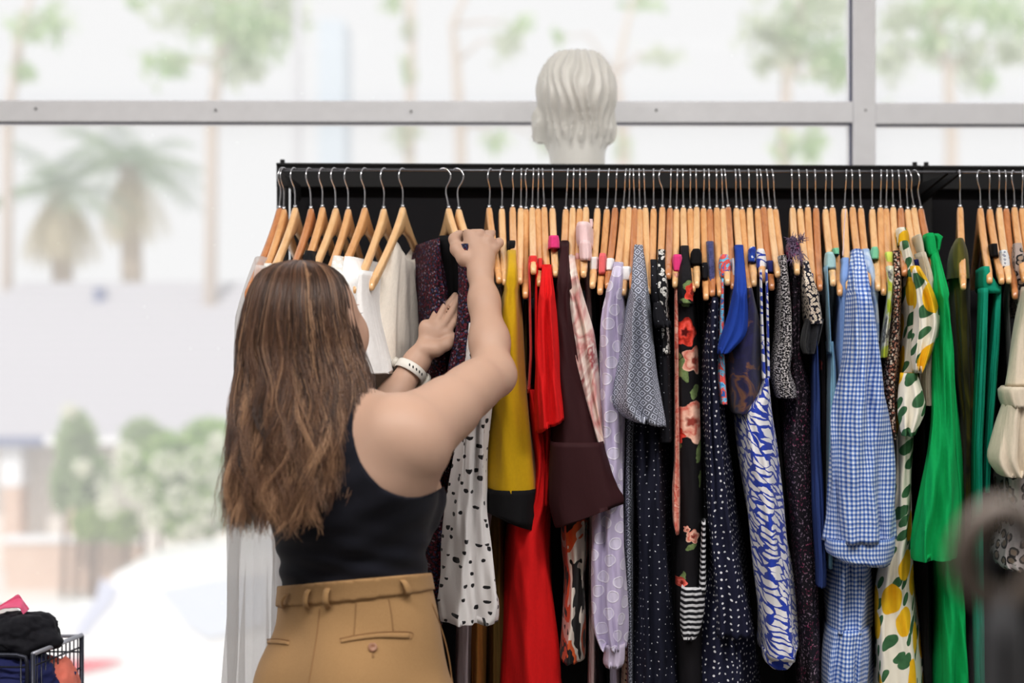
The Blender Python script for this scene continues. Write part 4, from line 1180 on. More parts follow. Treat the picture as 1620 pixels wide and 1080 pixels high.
# --- left end: pale clothes on turned hangers
g = G_('maxi_dress', 'dress', 'long sheer white maxi dress hanging at the far left end of the rack', 1)
cloth_plane('skirt', M['sheer'], g, 1, [(.10, .13, .10, .018), (.20, .19, .16, .035), (.5, .20, .19, .045), (1.0, .235, .25, .055), (1.45, .26, .30, .06)], kf=9, fold=.010, dip=.02, seed=3, dl=.015)
C_('shoulder', M['sheer'], g, 1, [(419, 398, 416), (440, 392, 422), (470, 388, 428), (560, 380, 440)], -.19, -.05, fold=.004)
for hid, lab, mt, rows, yn in (
    (2, 'white lace-edged top second from the left end of the rack', 'lace', [(416, 414, 431), (430, 408, 438), (470, 403, 445), (760, 400, 450)], -.21),
    (3, 'plain white top third from the left end of the rack', 'white', [(416, 434, 452), (434, 424, 456), (480, 415, 462), (760, 412, 470)], -.21),
    (4, 'white camisole under the tan dark-toned hanger near the left end', 'white', [(414, 460, 476), (440, 452, 480), (760, 446, 490)], -.20),
    (6, 'white vest hidden mostly behind the woman\'s crown', 'white', [(420, 492, 506), (450, 486, 512), (760, 480, 520)], -.20),
    (7, 'white lace blouse just right of the woman\'s parting', 'lace', [(404, 524, 538), (415, 517, 545), (440, 514, 552), (520, 512, 560), (760, 512, 565)], -.215),
    (8, 'smooth white blouse between the lace blouse and the short-sleeved white tee', 'white', [(405, 542, 556), (418, 536, 568), (445, 534, 577), (520, 536, 584), (760, 540, 590)], -.21)):
    g = G_('top', 'top', lab, hid); C_('body', M[mt], g, hid, rows, yn, .16, sh=True, fold=.005, kf=1.6)
g = G_('top', 'top', 'black top among the white ones, its shoulder showing above the woman\'s head', 5)
C_('body', M['black'], g, 5, [(396, 480, 494), (404, 475, 497), (430, 470, 500), (760, 468, 505)], -.21, .14, sh=True)
g = G_('t_shirt', 't-shirt', 'white tee with a wide short sleeve beside the cream sleeveless top', 9)
C_('body', M['white'], g, 9, [(428, 568, 580), (450, 562, 582), (560, 556, 600), (800, 556, 606)], -.14, .15, sh=True)
C_('sleeve', M['white'], g, 9, [(427, 566, 577), (440, 560, 579), (470, 556, 580), (494, 555, 583), (540, 555, 595), (592, 560, 608)], -.235, -.10, fold=.003, kf=1.2)
g = G_('sleeveless_top', 'top', 'cream sleeveless linen top facing out on the turned hanger left of the hands', 10)
cloth_plane('body', M['cream'], g, 10, [(.070, .062, .095, .012), (.085, .085, .108, .018), (.12, .105, .125, .022), (.17, .135, .155, .026), (.24, .16, .185, .030), (.40, .16, .19, .032), (.75, .165, .20, .036)], kf=5, fold=.0035, dip=.030, seed=5)
# --- the dress being looked through
g = G_('wrap_dress', 'dress', 'dark maroon and blue floral dress that the woman parts with both hands', 11)
C_('front_panel', M['dirndl'], g, 11, [(376, 692, 698), (400, 684, 706), (430, 679, 713), (470, 677, 722), (520, 678, 724), (600, 678, 722), (700, 672, 722), (850, 668, 715), (1000, 664, 715), (1200, 660, 715)], -.125, .14, fold=.010, kf=1.6, p=2.2)
C_('front_panel', M['dirndl'], g, 11, [(385, 731, 744), (420, 733, 750), (460, 733, 754), (510, 730, 754), (550, 722, 752), (640, 706, 746), (720, 694, 740)], -.185, -.13, fold=.004, kf=1.2, p=2.2)
C_('inner_back', M['black'], g, 11, [(372, 697, 735), (420, 700, 742), (500, 706, 740), (700, 700, 738)], -.10, -.07, fold=.002)
# collar edge
g = G_('blouse', 'blouse', 'dark floral blouse directly behind the dress in the woman\'s hands', 12)
C_('body', M['dirndl'], g, 12, [(400, 735, 752), (430, 730, 756), (560, 720, 756), (800, 700, 745)], -.06, .14, sh=False)
# --- white dotted blouse
g = G_('blouse', 'blouse', 'white blouse with black half-dot print and gathered sleeve cuff', 13)
C_('body', M['white'], g, 13, [(412, 780, 792), (430, 779, 797), (470, 778, 800), (540, 776, 806), (700, 768, 806), (840, 756, 800)], -.12, .12, sh=True, fold=.004)
C_('sleeve', half_dots('white_half_dot_crepe'), g, 13, [(510, 744, 772), (560, 738, 778), (620, 733, 780), (680, 726, 776), (740, 719, 774), (800, 712, 775), (860, 706, 780), (920, 701, 785), (955, 700, 788), (972, 706, 785), (978, 702, 786), (988, 708, 780)], -.262, -.19, fold=.009, kf=1.7, p=2.1, gather=.5, seed=41)
g = G_('camisole', 'top', 'pale plain camisole strap between the dotted blouse and mustard top', 14)
C_('body', M['greylilac'], g, 14, [(452, 790, 798), (500, 788, 800), (700, 775, 800), (900, 740, 770), (980, 722, 752), (1180, 716, 748)], -.15, .1, fold=.004)
# --- mustard top
g = G_('long_sleeved_top', 'top', 'mustard yellow top with black neckband and wide black cuff', 15)
C_('neckband', M['black'], g, 15, [(380, 804, 816), (397, 802, 817.5)], -.135, .13, sh=True, fold=.001)
C_('sleeve', M['mustard'], g, 15, [(395, 802.5, 817), (420, 802, 819), (450, 797, 822), (500, 786, 827), (560, 780, 832), (620, 774, 838), (690, 769, 845), (740, 765, 851), (775, 762, 855), (786, 762, 856)], -.232, -.06, sh=True, fold=.004, kf=.9, p=2.3, slant=.008)
C_('cuff', M['black'], g, 15, [(776, 762, 856), (786, 762, 856), (828, 763, 852)], -.240, -.065, fold=.003, kf=.9, p=2.3, slant=.012)
g = G_('skirt_dress', 'dress', 'ochre brown dress showing below the mustard top\'s black cuff', 16)
C_('body', M['ochre'], g, 16, [(452, 817, 826), (600, 808, 824), (800, 745, 775), (900, 740, 772), (1180, 738, 770)], -.15, .12, fold=.006)
g = G_('dress', 'dress', 'olive brown dress strip left of the long red dress', 17)
C_('body', M['olivebrown'], g, 17, [(474, 828, 836), (600, 820, 840), (800, 770, 800), (1180, 768, 800)], -.14, .12, fold=.005)
# --- reds
g = G_('sundress', 'dress', 'coral red strappy dress with a deep arm hole, left of the maroon shirt', 18)
C_('strap', M['coralred'], g, 18, [(404, 837, 850), (410, 835.5, 851), (424, 835.5, 851)], -.196, -.14, fold=.001, p=3.6)
C_('strap', M['coralred'], g, 18, [(415, 835.5, 840), (480, 836, 840.5), (560, 838, 842.5), (622, 834, 839)], -.205, -.15, fold=.0, p=2)
C_('strap', M['red'], g, 18, [(415, 847, 851.5), (480, 846, 852), (560, 846, 852), (622, 850, 855)], -.205, -.16, fold=.0, p=2)
C_('skirt', M['red'], g, 18, [(616, 833, 852), (640, 834, 862), (680, 840, 868), (740, 847, 871), (800, 835, 872), (830, 800, 873), (880, 797, 875), (940, 796, 879), (1000, 795, 883), (1080, 795, 888), (1200, 793, 894)], -.205, .10, fold=.009, kf=1.3)
g = G_('linen_blouse', 'top', 'scarlet linen top with folded sleeve over the coral dress', 20)
C_('body', M['red'], g, 20, [(418, 858, 872), (440, 856, 876), (500, 854, 880), (700, 850, 882), (800, 850, 872)], -.19, .14, sh=True, fold=.007)
C_('sleeve', M['red'], g, 20, [(418, 858, 872), (440, 856, 874), (480, 851, 879), (540, 848, 884), (600, 847, 889), (640, 847, 894), (676, 849, 896)], -.262, -.20, sh=True, fold=.008, kf=1.4, p=2.4, slant=-.014, seed=9)
g = G_('vest', 'vest', 'bright red strap top between the coral dress and scarlet linen top', 19)
C_('strap', M['coralred'], g, 19, [(408, 851, 858.5), (425, 850, 858.5)], -.19, -.14, fold=0, p=3.6)
C_('body', M['red'], g, 19, [(422, 851, 857), (600, 848, 856), (800, 845, 860)], -.155, .10, fold=.003)
g = G_('vest', 'vest', 'black vest with a hot pink shoulder band, beside the maroon shirt', 21)
C_('strap', M['hotpink'], g, 21, [(372, 869, 884), (380, 867.5, 886), (393, 868, 886)], -.165, -.11, fold=.001, p=3.6)
C_('body', M['black'], g, 21, [(392, 870, 884), (500, 872, 890), (800, 870, 900)], -.10, .14, fold=.002)
# --- maroon shirt
g = G_('shirt', 'shirt', 'dark maroon shirt with long sleeve and broad turned cuff', 22)
C_('body', M['maroon'], g, 22, [(380, 888, 898), (420, 884, 900), (500, 876, 905), (800, 868, 925)], -.12, .14, sh=True)
C_('sleeve', M['maroon'], g, 22, [(382, 888.5, 898), (420, 884, 901), (460, 879, 904), (500, 874, 908), (560, 873, 918), (620, 873, 934), (680, 872, 950), (715, 869, 958)], -.245, -.16, sh=True, fold=.004, kf=.8, p=2.3)
C_('cuff', M['maroon'], g, 22, [(700, 869, 955), (740, 868, 965), (780, 869, 978), (800, 870, 987), (818, 880, 984)], -.266, -.165, fold=.002, kf=.6, p=2.6, slant=-.012)
# --- marbled silk
g = G_('blouse', 'blouse', 'cream and rose marbled silk blouse with a trailing sleeve', 23)
C_('body', M['silk'], g, 23, [(402, 896, 908), (450, 893, 914), (600, 900, 930)], -.15, .14, sh=True)
C_('sleeve', M['silk'], g, 23, [(404, 896, 909), (430, 893, 912), (470, 892, 922), (520, 898, 938), (560, 902, 942), (620, 915, 948), (680, 934, 956), (720, 950, 962)], -.232, -.17, sh=True, fold=.007, kf=1.5, p=2.1)
g = G_('wrap_blouse', 'blouse', 'crimson and white print blouse squeezed behind the marbled silk one', 24)
C_('strap', M['silk'], g, 24, [(400, 910, 918), (440, 909, 919)], -.15, -.10, fold=.001, p=3.6)
C_('body', M['hotpink'], g, 24, [(438, 910, 916), (480, 911, 918), (600, 914, 922)], -.13, .1, fold=.002)
g = G_('jumper', 'jumper', 'pale pink jersey jumper folded double over its hanger', 25)
C_('shoulder', M['palepink'], g, 25, [(350, 911, 934), (356, 909, 937), (378, 909.5, 938), (392, 914, 938)], -.16, .02, fold=.002)
C_('shoulder_roll', M['palepink'], g, 25, [(380, 917, 933), (388, 915, 935.5), (404, 916, 936), (412, 918, 934)], -.195, -.12, fold=.002)
C_('neck_strap', M['palepink'], g, 25, [(346, 932, 937.5), (360, 934, 938.5)], -.10, -.07, fold=0)
C_('body', M['palepink'], g, 25, [(392, 920, 936), (500, 926, 940), (800, 930, 946), (1180, 928, 946)], -.11, .14, fold=.004)
g = G_('vest', 'vest', 'white-strapped black vest right of the folded pink jumper', 26)
C_('strap', M['white'], g, 26, [(406, 934, 946), (414, 932, 946.5), (428, 932, 946)], -.175, -.13, fold=.001, p=3.6)
C_('body', M['black'], g, 26, [(418, 930, 940), (460, 932, 945), (700, 940, 952), (1180, 940, 955)], -.13, .14, fold=.002)
g = G_('camisole', 'top', 'burgundy camisole with coral pink strap', 27)
C_('strap', M['coral'], g, 27, [(400, 948, 957), (406, 946.5, 958.5), (434, 946, 957)], -.185, -.14, fold=.001, p=3.6)
C_('body', M['maroon'], g, 27, [(436, 947, 955), (520, 946, 956), (800, 948, 960)], -.15, .12, fold=.002)
g = G_('camisole', 'top', 'cream-strapped camisole next to the lilac blouse', 28)
C_('strap', M['white'], g, 28, [(408, 959, 970), (416, 957, 971), (428, 957, 969)], -.18, -.13, fold=.001, p=3.6)
C_('body', M['palepink'], g, 28, [(430, 957, 962), (520, 955, 962), (800, 956, 964)], -.14, .1, fold=.002)
# --- lilac
g = G_('blouse', 'blouse', 'lilac chiffon blouse woven with raised round discs', 29)
C_('sleeve', M['lilac'], g, 29, [(414, 971, 985), (430, 967, 984), (450, 961, 983), (480, 951, 985), (520, 945, 988), (600, 943, 988), (700, 940, 986), (800, 936, 985), (900, 935, 986), (980, 935, 988), (1010, 938, 988), (1030, 950, 986)], -.225, -.14, sh=True, fold=.008, kf=1.4, p=2.2, gather=.3)
C_('cuff', M['lilacplain'], g, 29, [(1020, 950, 988), (1030, 955, 988), (1050, 953, 987), (1058, 958, 982)], -.225, -.19, fold=.004, kf=2, p=2, gather=.2)
C_('body', M['lilacplain'], g, 29, [(600, 955, 975), (1180, 962, 984)], -.10, .12, fold=.003)
g = G_('top', 'top', 'cream lace top showing under the lilac cuff', 30)
C_('strap', M['white'], g, 30, [(421, 983, 997), (430, 980, 999), (444, 981, 998)], -.19, -.14, fold=.001, p=3.6)
C_('body', M['laceb'], g, 30, [(446, 985, 994), (800, 984, 996), (1000, 984, 1000), (1180, 976, 1004)], -.125, .1, fold=.003)
# --- navy diamond print
g = G_('shift_dress', 'dress', 'navy and white diamond print dress with loose short sleeve', 32)
C_('back_shoulder', M['diamond'], g, 32, [(386, 1005, 1015), (392, 1004, 1016), (420, 1004, 1018), (500, 1000, 1024)], -.10, .10, sh=True, fold=.002)
C_('sleeve', M['diamond'], g, 32, [(387, 1004, 1016), (392, 1002, 1018), (420, 1001, 1021), (460, 996, 1026), (500, 989, 1031), (550, 984, 1038), (600, 978, 1044), (640, 972, 1050), (655, 974, 1052), (672, 1000, 1054)], -.262, -.17, sh=True, fold=.008, kf=1.3, p=2.2, slant=.006, seed=17)
C_('skirt', M['diamond'], g, 32, [(560, 985, 1012), (700, 984, 1006), (860, 985, 1004), (1060, 990, 1004), (1180, 990, 1004)], -.17, .14, fold=.005)
g = G_('top', 'top', 'yellow and black patterned top edge beside the diamond print dress', 33)
C_('body', M['lime'], g, 33, [(420, 1020, 1030), (460, 1021, 1032), (540, 1024, 1034)], -.145, .12, sh=True, fold=.002)
g = G_('shirt', 'shirt', 'black shirt with tiny dots and a pointed collar', 34)
C_('body', M['blackpin'], g, 34, [(410, 1028, 1040), (450, 1026, 1048), (500, 1028, 1058), (520, 1032, 1062), (560, 1036, 1064), (700, 1040, 1066)], -.225, .14, sh=True, fold=.003)
C_('collar', M['blackpin'], g, 34, [(478, 1034, 1046), (500, 1032, 1054), (518, 1036, 1063)], -.262, -.23, fold=.002)
g = G_('skater_dress', 'dress', 'long navy pin-dot dress flaring out under the diamond sleeve', 31)
C_('skirt', M['pindot'], g, 31, [(452, 1000, 1006), (560, 1004, 1020), (660, 1002, 1058), (760, 1000, 1062), (860, 999, 1066), (960, 998, 1070), (1080, 994, 1076), (1200, 990, 1082)], -.195, .14, fold=.010, kf=2.2)
# --- black and white curl print
g = G_('blouse', 'blouse', 'black blouse with white curl print on a half-turned hanger', 35)
C_('body', M['bwcurl'], g, 35, [(394, 1040, 1052), (410, 1038, 1054), (450, 1037, 1057), (490, 1039, 1058), (560, 1044, 1062)], -.235, .14, sh=True, fold=.003)
g = G_('dress', 'dress', 'plain black dress left of the rose print dress', 36)
C_('body', M['black'], g, 36, [(450, 1054, 1066), (520, 1052, 1070), (760, 1058, 1074), (1180, 1060, 1080)], -.14, .14, fold=.003)
g = G_('vest', 'vest', 'vest with magenta and black strap beside the rose print dress', 37)
C_('strap', M['hotpink'], g, 37, [(402, 1065, 1078), (410, 1063, 1080), (430, 1064, 1080)], -.185, -.13, fold=.001, p=3.6)
C_('body', M['rosestrip'], g, 37, [(432, 1066, 1074), (740, 1066, 1076), (770, 1063, 1077), (830, 1064, 1076), (846, 1068, 1075)], -.205, -.10, fold=.003)
# --- roses
g = G_('maxi_dress', 'dress', 'black dress printed with large pink and red roses', 38)
C_('shoulder', M['roses'], g, 38, [(388, 1078, 1089), (400, 1076, 1091), (430, 1074, 1095), (480, 1070, 1100)], -.235, -.02, sh=True, fold=.001, uvk='plan')
C_('skirt', M['roses'], g, 38, [(388, 1078, 1089), (400, 1076, 1091), (430, 1074, 1095), (480, 1068, 1103), (540, 1064, 1107), (620, 1065, 1110), (700, 1066, 1112), (800, 1066, 1115), (900, 1066, 1116), (940, 1066, 1116), (1180, 1068, 1118)], -.200, .12, sh=True, fold=.0035, kf=.8, uvk='plan', p=3)
g = G_('top', 'top', 'black and white striped top peeping out at the rose dress\'s hem', 39)
C_('body', M['black'], g, 39, [(430, 1092, 1098), (800, 1096, 1112)], -.12, .14, fold=.002)
C_('sleeve', M['stripe'], g, 39, [(930, 1078, 1112), (950, 1076, 1116), (980, 1075, 1112), (1008, 1076, 1106), (1014, 1080, 1096)], -.232, -.18, fold=.006, kf=1.3, slant=.006, p=2.1)
C_('side', M['stripe'], g, 39, [(826, 1111, 1117), (940, 1106, 1118)], -.222, -.16, fold=.001)
g = G_('vest', 'vest', 'black vest with wide ruched strap right of the rose dress', 40)
C_('strap', M['black'], g, 40, [(393, 1096, 1107), (399, 1092.5, 1110.5), (419, 1091, 1110)], -.17, -.11, fold=.001, p=3.6)
C_('body', M['black'], g, 40, [(419, 1096, 1108), (600, 1102, 1112), (1180, 1108, 1122)], -.13, .14, fold=.002)
g = G_('vest', 'vest', 'black vest with white pin dots on its strap', 41)
C_('strap', M['blackpin'], g, 41, [(415, 1111, 1120), (442, 1110.5, 1120.5)], -.185, -.13, fold=.001, p=3.6)
C_('body', M['blackpin'], g, 41, [(440, 1109, 1119), (700, 1108, 1124), (1180, 1112, 1132)], -.15, .14, fold=.003)
g = G_('lace_top', 'top', 'navy lace top with narrow shoulder on the tan hanger', 42)
C_('body', M['navylace'], g, 42, [(381, 1119, 1128), (400, 1118, 1131), (430, 1119, 1133), (456, 1121, 1133)], -.185, .12, sh=True, fold=.002)
C_('lower', M['black'], g, 42, [(456, 1120, 1134), (700, 1122, 1140)], -.12, .12, fold=.002)
g = G_('polka_dress', 'dress', 'navy dress with scattered white polka dots and layered hem', 43)
C_('skirt', M['dots'], g, 43, [(470, 1120, 1142), (560, 1112, 1142), (700, 1114, 1152), (800, 1115, 1166), (900, 1116, 1184), (980, 1114, 1198), (1010, 1112, 1202)], -.212, .13, fold=.011, kf=2.4)
C_('underskirt', M['dots'], g, 43, [(900, 1118, 1176), (1000, 1100, 1190), (1080, 1090, 1200), (1190, 1086, 1204)], -.195, .12, fold=.011, kf=2.6)
# --- blue group
g = G_('swing_top', 'top', 'light blue top with coral print on its strap', 44)
C_('strap', M['bluepink'], g, 44, [(402, 1141, 1152), (412, 1137.5, 1157), (440, 1138, 1158)], -.19, -.12, fold=.001, p=3.6)
C_('body', M['bluepink'], g, 44, [(440, 1141, 1146), (550, 1137, 1148), (600, 1134, 1150), (640, 1140, 1153)], -.222, -.10, fold=.002)
g = G_('blouse', 'blouse', 'pale grey voile blouse left of the cobalt sleeve', 45)
C_('body', M['palegrey'], g, 45, [(408, 1157, 1163), (440, 1156, 1167), (480, 1152, 1168), (540, 1148, 1160)], -.192, .12, fold=.002)
g = G_('tunic', 'tunic', 'cobalt blue crinkled tunic with elbow sleeve', 46)
C_('body', M['cobalt'], g, 46, [(387, 1164, 1175), (420, 1163, 1179), (470, 1164, 1184), (520, 1160, 1186), (650, 1160, 1180)], -.14, .14, sh=True, fold=.003)
C_('sleeve', M['cobalt'], g, 46, [(387, 1164, 1175), (410, 1163.5, 1178), (450, 1163, 1182), (480, 1158, 1184), (510, 1150, 1185), (535, 1141, 1182), (552, 1134, 1160), (560, 1136, 1150)], -.262, -.19, sh=True, fold=.003, kf=1, p=2.2)
g = G_('silk_shirt', 'shirt', 'indigo shirt with ochre flowers behind the cobalt sleeve', 47)
C_('body', M['indigofloral'], g, 47, [(455, 1180, 1194), (500, 1172, 1206), (540, 1152, 1212), (580, 1146, 1212), (620, 1152, 1212), (648, 1158, 1200), (656, 1162, 1190)], -.240, .10, fold=.005, kf=1.2)
g = G_('vest', 'vest', 'black vest with royal blue printed strap', 48)
C_('strap', M['blueprint'], g, 48, [(390, 1187, 1196), (394, 1184.5, 1197), (415, 1184, 1196)], -.17, -.11, fold=.001, p=3.6)
C_('body', M['black'], g, 48, [(415, 1184, 1198), (650, 1186, 1206), (1000, 1192, 1230)], -.12, .14, fold=.002)
g = G_('sundress', 'dress', 'royal blue and white brush-print sundress with thin straps', 49)
C_('strap', M['zebra'], g, 49, [(393, 1199, 1209), (400, 1196.5, 1212), (426, 1197, 1216)], -.18, -.12, fold=.001, p=3.6)
C_('strap', M['zebra'], g, 49, [(426, 1202, 1206), (500, 1203, 1208), (600, 1206, 1213)], -.235, -.20, fold=.0, p=2)
C_('strap', M['zebra'], g, 49, [(426, 1211, 1215), (500, 1213, 1217), (600, 1214, 1219)], -.235, -.20, fold=.0, p=2)
C_('skirt', M['zebra'], g, 49, [(598, 1208, 1219), (618, 1204, 1222), (636, 1186, 1226), (650, 1166, 1229), (700, 1173, 1234), (760, 1180, 1238), (840, 1188, 1246), (920, 1194, 1257), (1000, 1200, 1268), (1046, 1203, 1274)], -.252, .08, fold=.009, kf=1.1, p=2.4)
C_('hem_lining', M['zebra'], g, 49, [(1035, 1206, 1268), (1054, 1208, 1264), (1060, 1216, 1258)], -.235, .05, fold=.005, kf=1.1)
g = G_('vest', 'vest', 'dark vest with a navy satin strap beside the brush-print dress', 50)
C_('strap', M['navy'], g, 50, [(412, 1213, 1224), (431, 1214, 1225)], -.19, -.13, fold=.001, p=3.6)
C_('body', M['black'], g, 50, [(430, 1212, 1222), (700, 1224, 1240), (1180, 1262, 1276)], -.13, .14, fold=.002)
g = G_('top', 'top', 'black top hidden behind the tweed jacket', 51)
C_('body', M['black'], g, 51, [(440, 1222, 1232), (800, 1236, 1254)], -.10, .14, fold=.002)
# --- tweeds
g = G_('jacket', 'jacket', 'black and white boucle tweed jacket', 52)
C_('sleeve', M['tweed'], g, 52, [(403, 1234, 1246), (430, 1232, 1250), (480, 1231, 1255), (530, 1230, 1256), (560, 1226, 1256), (590, 1222, 1250), (610, 1226, 1262), (630, 1232, 1262)], -.222, -.10, fold=.006, kf=1.3)
C_('body', M['tweed'], g, 52, [(403, 1234, 1246), (500, 1232, 1256), (640, 1236, 1256)], -.12, .14, sh=True, fold=.003)
g = G_('knit_jacket', 'jacket', 'purple flecked jacket with frayed fringe shoulder', 53)
C_('shoulder', M['purplefringe'], g, 53, [(377, 1249, 1262), (384, 1245, 1269), (396, 1244, 1271), (410, 1246, 1272)], -.165, .04, fold=.003, kf=2.2)
_f = MB(); _rr = np.random.default_rng(4)
for k in range(150):
    x0 = _rr.uniform(1245, 1271); y0 = _rr.choice([_rr.uniform(376, 384), _rr.uniform(396, 412)]); p0 = P(x0, y0, 2.53+_rr.uniform(-.02, .03))
    a_ = _rr.uniform(0, 6.28); dd = np.array([math.cos(a_)*.008, -.004, math.sin(a_)*.007+(.004 if y0 < 390 else -.006)])
    _f.tube([p0, p0+dd*.6, p0+dd*1.1+np.array([.001, 0, -.001])], [.0008, .0006, .0003], 4)
_f.build('frayed_fringe', M['purplefringe'], g, smooth=True)
C_('body', M['lurex'], g, 53, [(410, 1250, 1270), (560, 1246, 1268), (620, 1240, 1290), (700, 1236, 1291), (800, 1244, 1296), (900, 1252, 1300), (1000, 1258, 1302), (1180, 1262, 1304)], -.175, .14, fold=.008, kf=1.8)
g = G_('blouse', 'blouse', 'navy blouse with dense cream ditsy flowers and black lace cuff', 54)
C_('body', M['creamditsy'], g, 54, [(412, 1269, 1281), (440, 1269, 1290), (470, 1270, 1302), (500, 1273, 1307), (512, 1276, 1306)], -.235, .10, sh=True, fold=.005, kf=1.3)
C_('cuff', M['blacklace'], g, 54, [(504, 1276, 1306), (520, 1272, 1303), (545, 1268, 1298), (560, 1274, 1292)], -.222, -.14, fold=.009, kf=2.4)
g = G_('denim_shirt', 'shirt', 'dark blue denim shirt sleeve strip beside the lurex knit', 55)
C_('sleeve', M['denim'], g, 55, [(432, 1282, 1288), (540, 1286, 1296), (620, 1285, 1300), (700, 1284, 1301), (800, 1286, 1306), (900, 1292, 1310), (930, 1292, 1309)], -.21, -.05, fold=.005)
g = G_('blouse', 'blouse', 'black blouse with small red sprigs left of the light blue vest', 56)
C_('body', M['redonblack'], g, 56, [(466, 1294, 1302), (560, 1293, 1310), (700, 1295, 1312), (900, 1300, 1312)], -.16, .14, fold=.003)
# --- light blues
g = G_('vest', 'vest', 'light blue jersey vest with deep scooped arm hole', 57)
C_('strap', M['mintblue'], g, 57, [(398, 1308, 1319), (408, 1306, 1323), (425, 1305.5, 1324)], -.185, -.12, fold=.001, p=3.6)
C_('strap', M['lightblue'], g, 57, [(420, 1306, 1311), (500, 1309, 1315), (560, 1311, 1318)], -.21, -.12, fold=.001, p=2)
C_('body', M['lightblue'], g, 57, [(540, 1310, 1322), (590, 1311, 1328), (700, 1308, 1326), (800, 1307, 1322), (900, 1308, 1320)], -.20, .12, fold=.003)
g = G_('striped_vest', 'vest', 'turquoise vest with mint and purple strap', 58)
C_('strap', M['mint'], g, 58, [(392, 1318, 1326), (402, 1320, 1329)], -.155, -.10, fold=.001, p=3.6)
C_('body', M['lightblue'], g, 58, [(402, 1321, 1330), (500, 1322, 1332), (700, 1322, 1334)], -.12, .12, fold=.002)
g = G_('shirt', 'shirt', 'plain periwinkle blue shirt left of the gingham dress', 59)
C_('body', M['peri'], g, 59, [(407, 1332, 1344), (430, 1328, 1347), (470, 1325, 1349), (520, 1322, 1348), (560, 1322, 1342), (640, 1328, 1340)], -.205, .12, sh=True, fold=.004, kf=1.3)
C_('hanging_loop', M['palepink'], g, 59, [(330, 1337, 1339), (370, 1334, 1336), (408, 1332.5, 1334.5)], -.12, -.11, fold=0, N=12)
g = G_('gingham_dress', 'dress', 'blue and white gingham dress with puffed sleeve and tiered skirt', 60)
C_('shoulder', M['gingham'], g, 60, [(393, 1350, 1363), (402, 1347, 1366), (430, 1346, 1373), (470, 1345, 1382), (520, 1343, 1390)], -.20, .10, sh=True, fold=.004, kf=1.5)
C_('sleeve', M['gingham'], g, 60, [(394, 1350, 1364), (402, 1346, 1367), (430, 1345, 1374), (480, 1344, 1383), (520, 1342, 1388), (560, 1338, 1392), (610, 1327, 1397), (650, 1317, 1403), (700, 1313, 1408), (760, 1311, 1413), (820, 1309, 1417), (860, 1307, 1419)], -.272, -.18, sh=True, fold=.011, kf=1.5, p=2.2, seed=23)
C_('cuff', M['gingham'], g, 60, [(855, 1306, 1419), (870, 1306, 1419), (884, 1310, 1416), (896, 1330, 1408)], -.276, -.175, fold=.006, kf=1.2, p=2.2, slant=.004, gather=.05)
C_('skirt', M['gingham'], g, 60, [(640, 1316, 1350), (860, 1310, 1380), (960, 1309, 1383), (1002, 1309, 1383)], -.185, .10, fold=.009, kf=2.2)
C_('tier', M['gingham'], g, 60, [(998, 1308, 1384), (1004, 1306, 1386), (1040, 1301, 1386), (1080, 1298, 1386), (1200, 1290, 1388)], -.195, .11, fold=.011, kf=3)
g = G_('blouse', 'blouse', 'sheer pale blue voile blouse right behind the gingham shoulder', 61)
C_('body', M['voile'], g, 61, [(393, 1364, 1377), (420, 1366, 1386), (460, 1372, 1394), (500, 1378, 1396), (540, 1382, 1395)], -.19, .12, sh=True, fold=.005)
g = G_('vest', 'vest', 'dark vest with a mint green strap', 62)
C_('strap', M['mint'], g, 62, [(390, 1380, 1389), (396, 1377.5, 1391.5), (410, 1378, 1391)], -.155, -.10, fold=.001, p=3.6)
C_('body', M['black'], g, 62, [(410, 1380, 1392), (700, 1392, 1408), (1180, 1396, 1420)], -.10, .14, fold=.002)
g = G_('top', 'top', 'black sleeveless top between mint-strapped vest and lime blouse', 63)
C_('body', M['black'], g, 63, [(455, 1394, 1402), (600, 1396, 1408), (1180, 1400, 1424)], -.12, .14, fold=.002)
g = G_('blouse', 'blouse', 'lime yellow and white print blouse with black neck edge', 64)
C_('shoulder', M['limeplain'], g, 64, [(398, 1402, 1412), (424, 1402, 1415)], -.16, .05, sh=True, fold=.001)
C_('sleeve', M['lime'], g, 64, [(420, 1402.5, 1415), (460, 1404, 1417), (500, 1400, 1412), (540, 1394, 1408), (566, 1391, 1408)], -.225, -.08, fold=.004, kf=1.2)
g = G_('tea_dress', 'dress', 'dark brown dress with tiny cream flowers', 65)
C_('sleeve', M['brownditsy'], g, 65, [(396, 1414, 1425), (420, 1413, 1427), (470, 1412, 1428), (520, 1410, 1428), (570, 1398, 1426), (620, 1394, 1422), (660, 1400, 1422), (690, 1410, 1421), (696, 1413, 1420)], -.235, .05, sh=True, fold=.006, kf=1.3)
# --- lemons
g = G_('lemon_dress', 'dress', 'white dress with bright lemon and leaf print and ruffled sleeves', 66)
C_('shoulder', M['lemon'], g, 66, [(359, 1419, 1436), (366, 1417, 1440), (388, 1419, 1441)], -.145, .02, fold=.002)
C_('bodice', M['lemon'], g, 66, [(380, 1424, 1440), (410, 1427, 1450), (450, 1427, 1462), (500, 1428, 1470), (560, 1424, 1462), (640, 1416, 1456)], -.20, .10, fold=.004)
C_('ruffle', M['lemon'], g, 66, [(420, 1440, 1456), (450, 1446, 1474), (480, 1446, 1486), (510, 1448, 1492), (530, 1446, 1487), (560, 1444, 1475), (590, 1446, 1462)], -.275, -.21, fold=.010, kf=1.5, p=2, seed=31)
C_('ruffle', M['lemon'], g, 66, [(590, 1425, 1452), (620, 1422, 1462), (650, 1422, 1467), (672, 1424, 1455), (690, 1428, 1446)], -.262, -.20, fold=.008, kf=1.3, p=2)
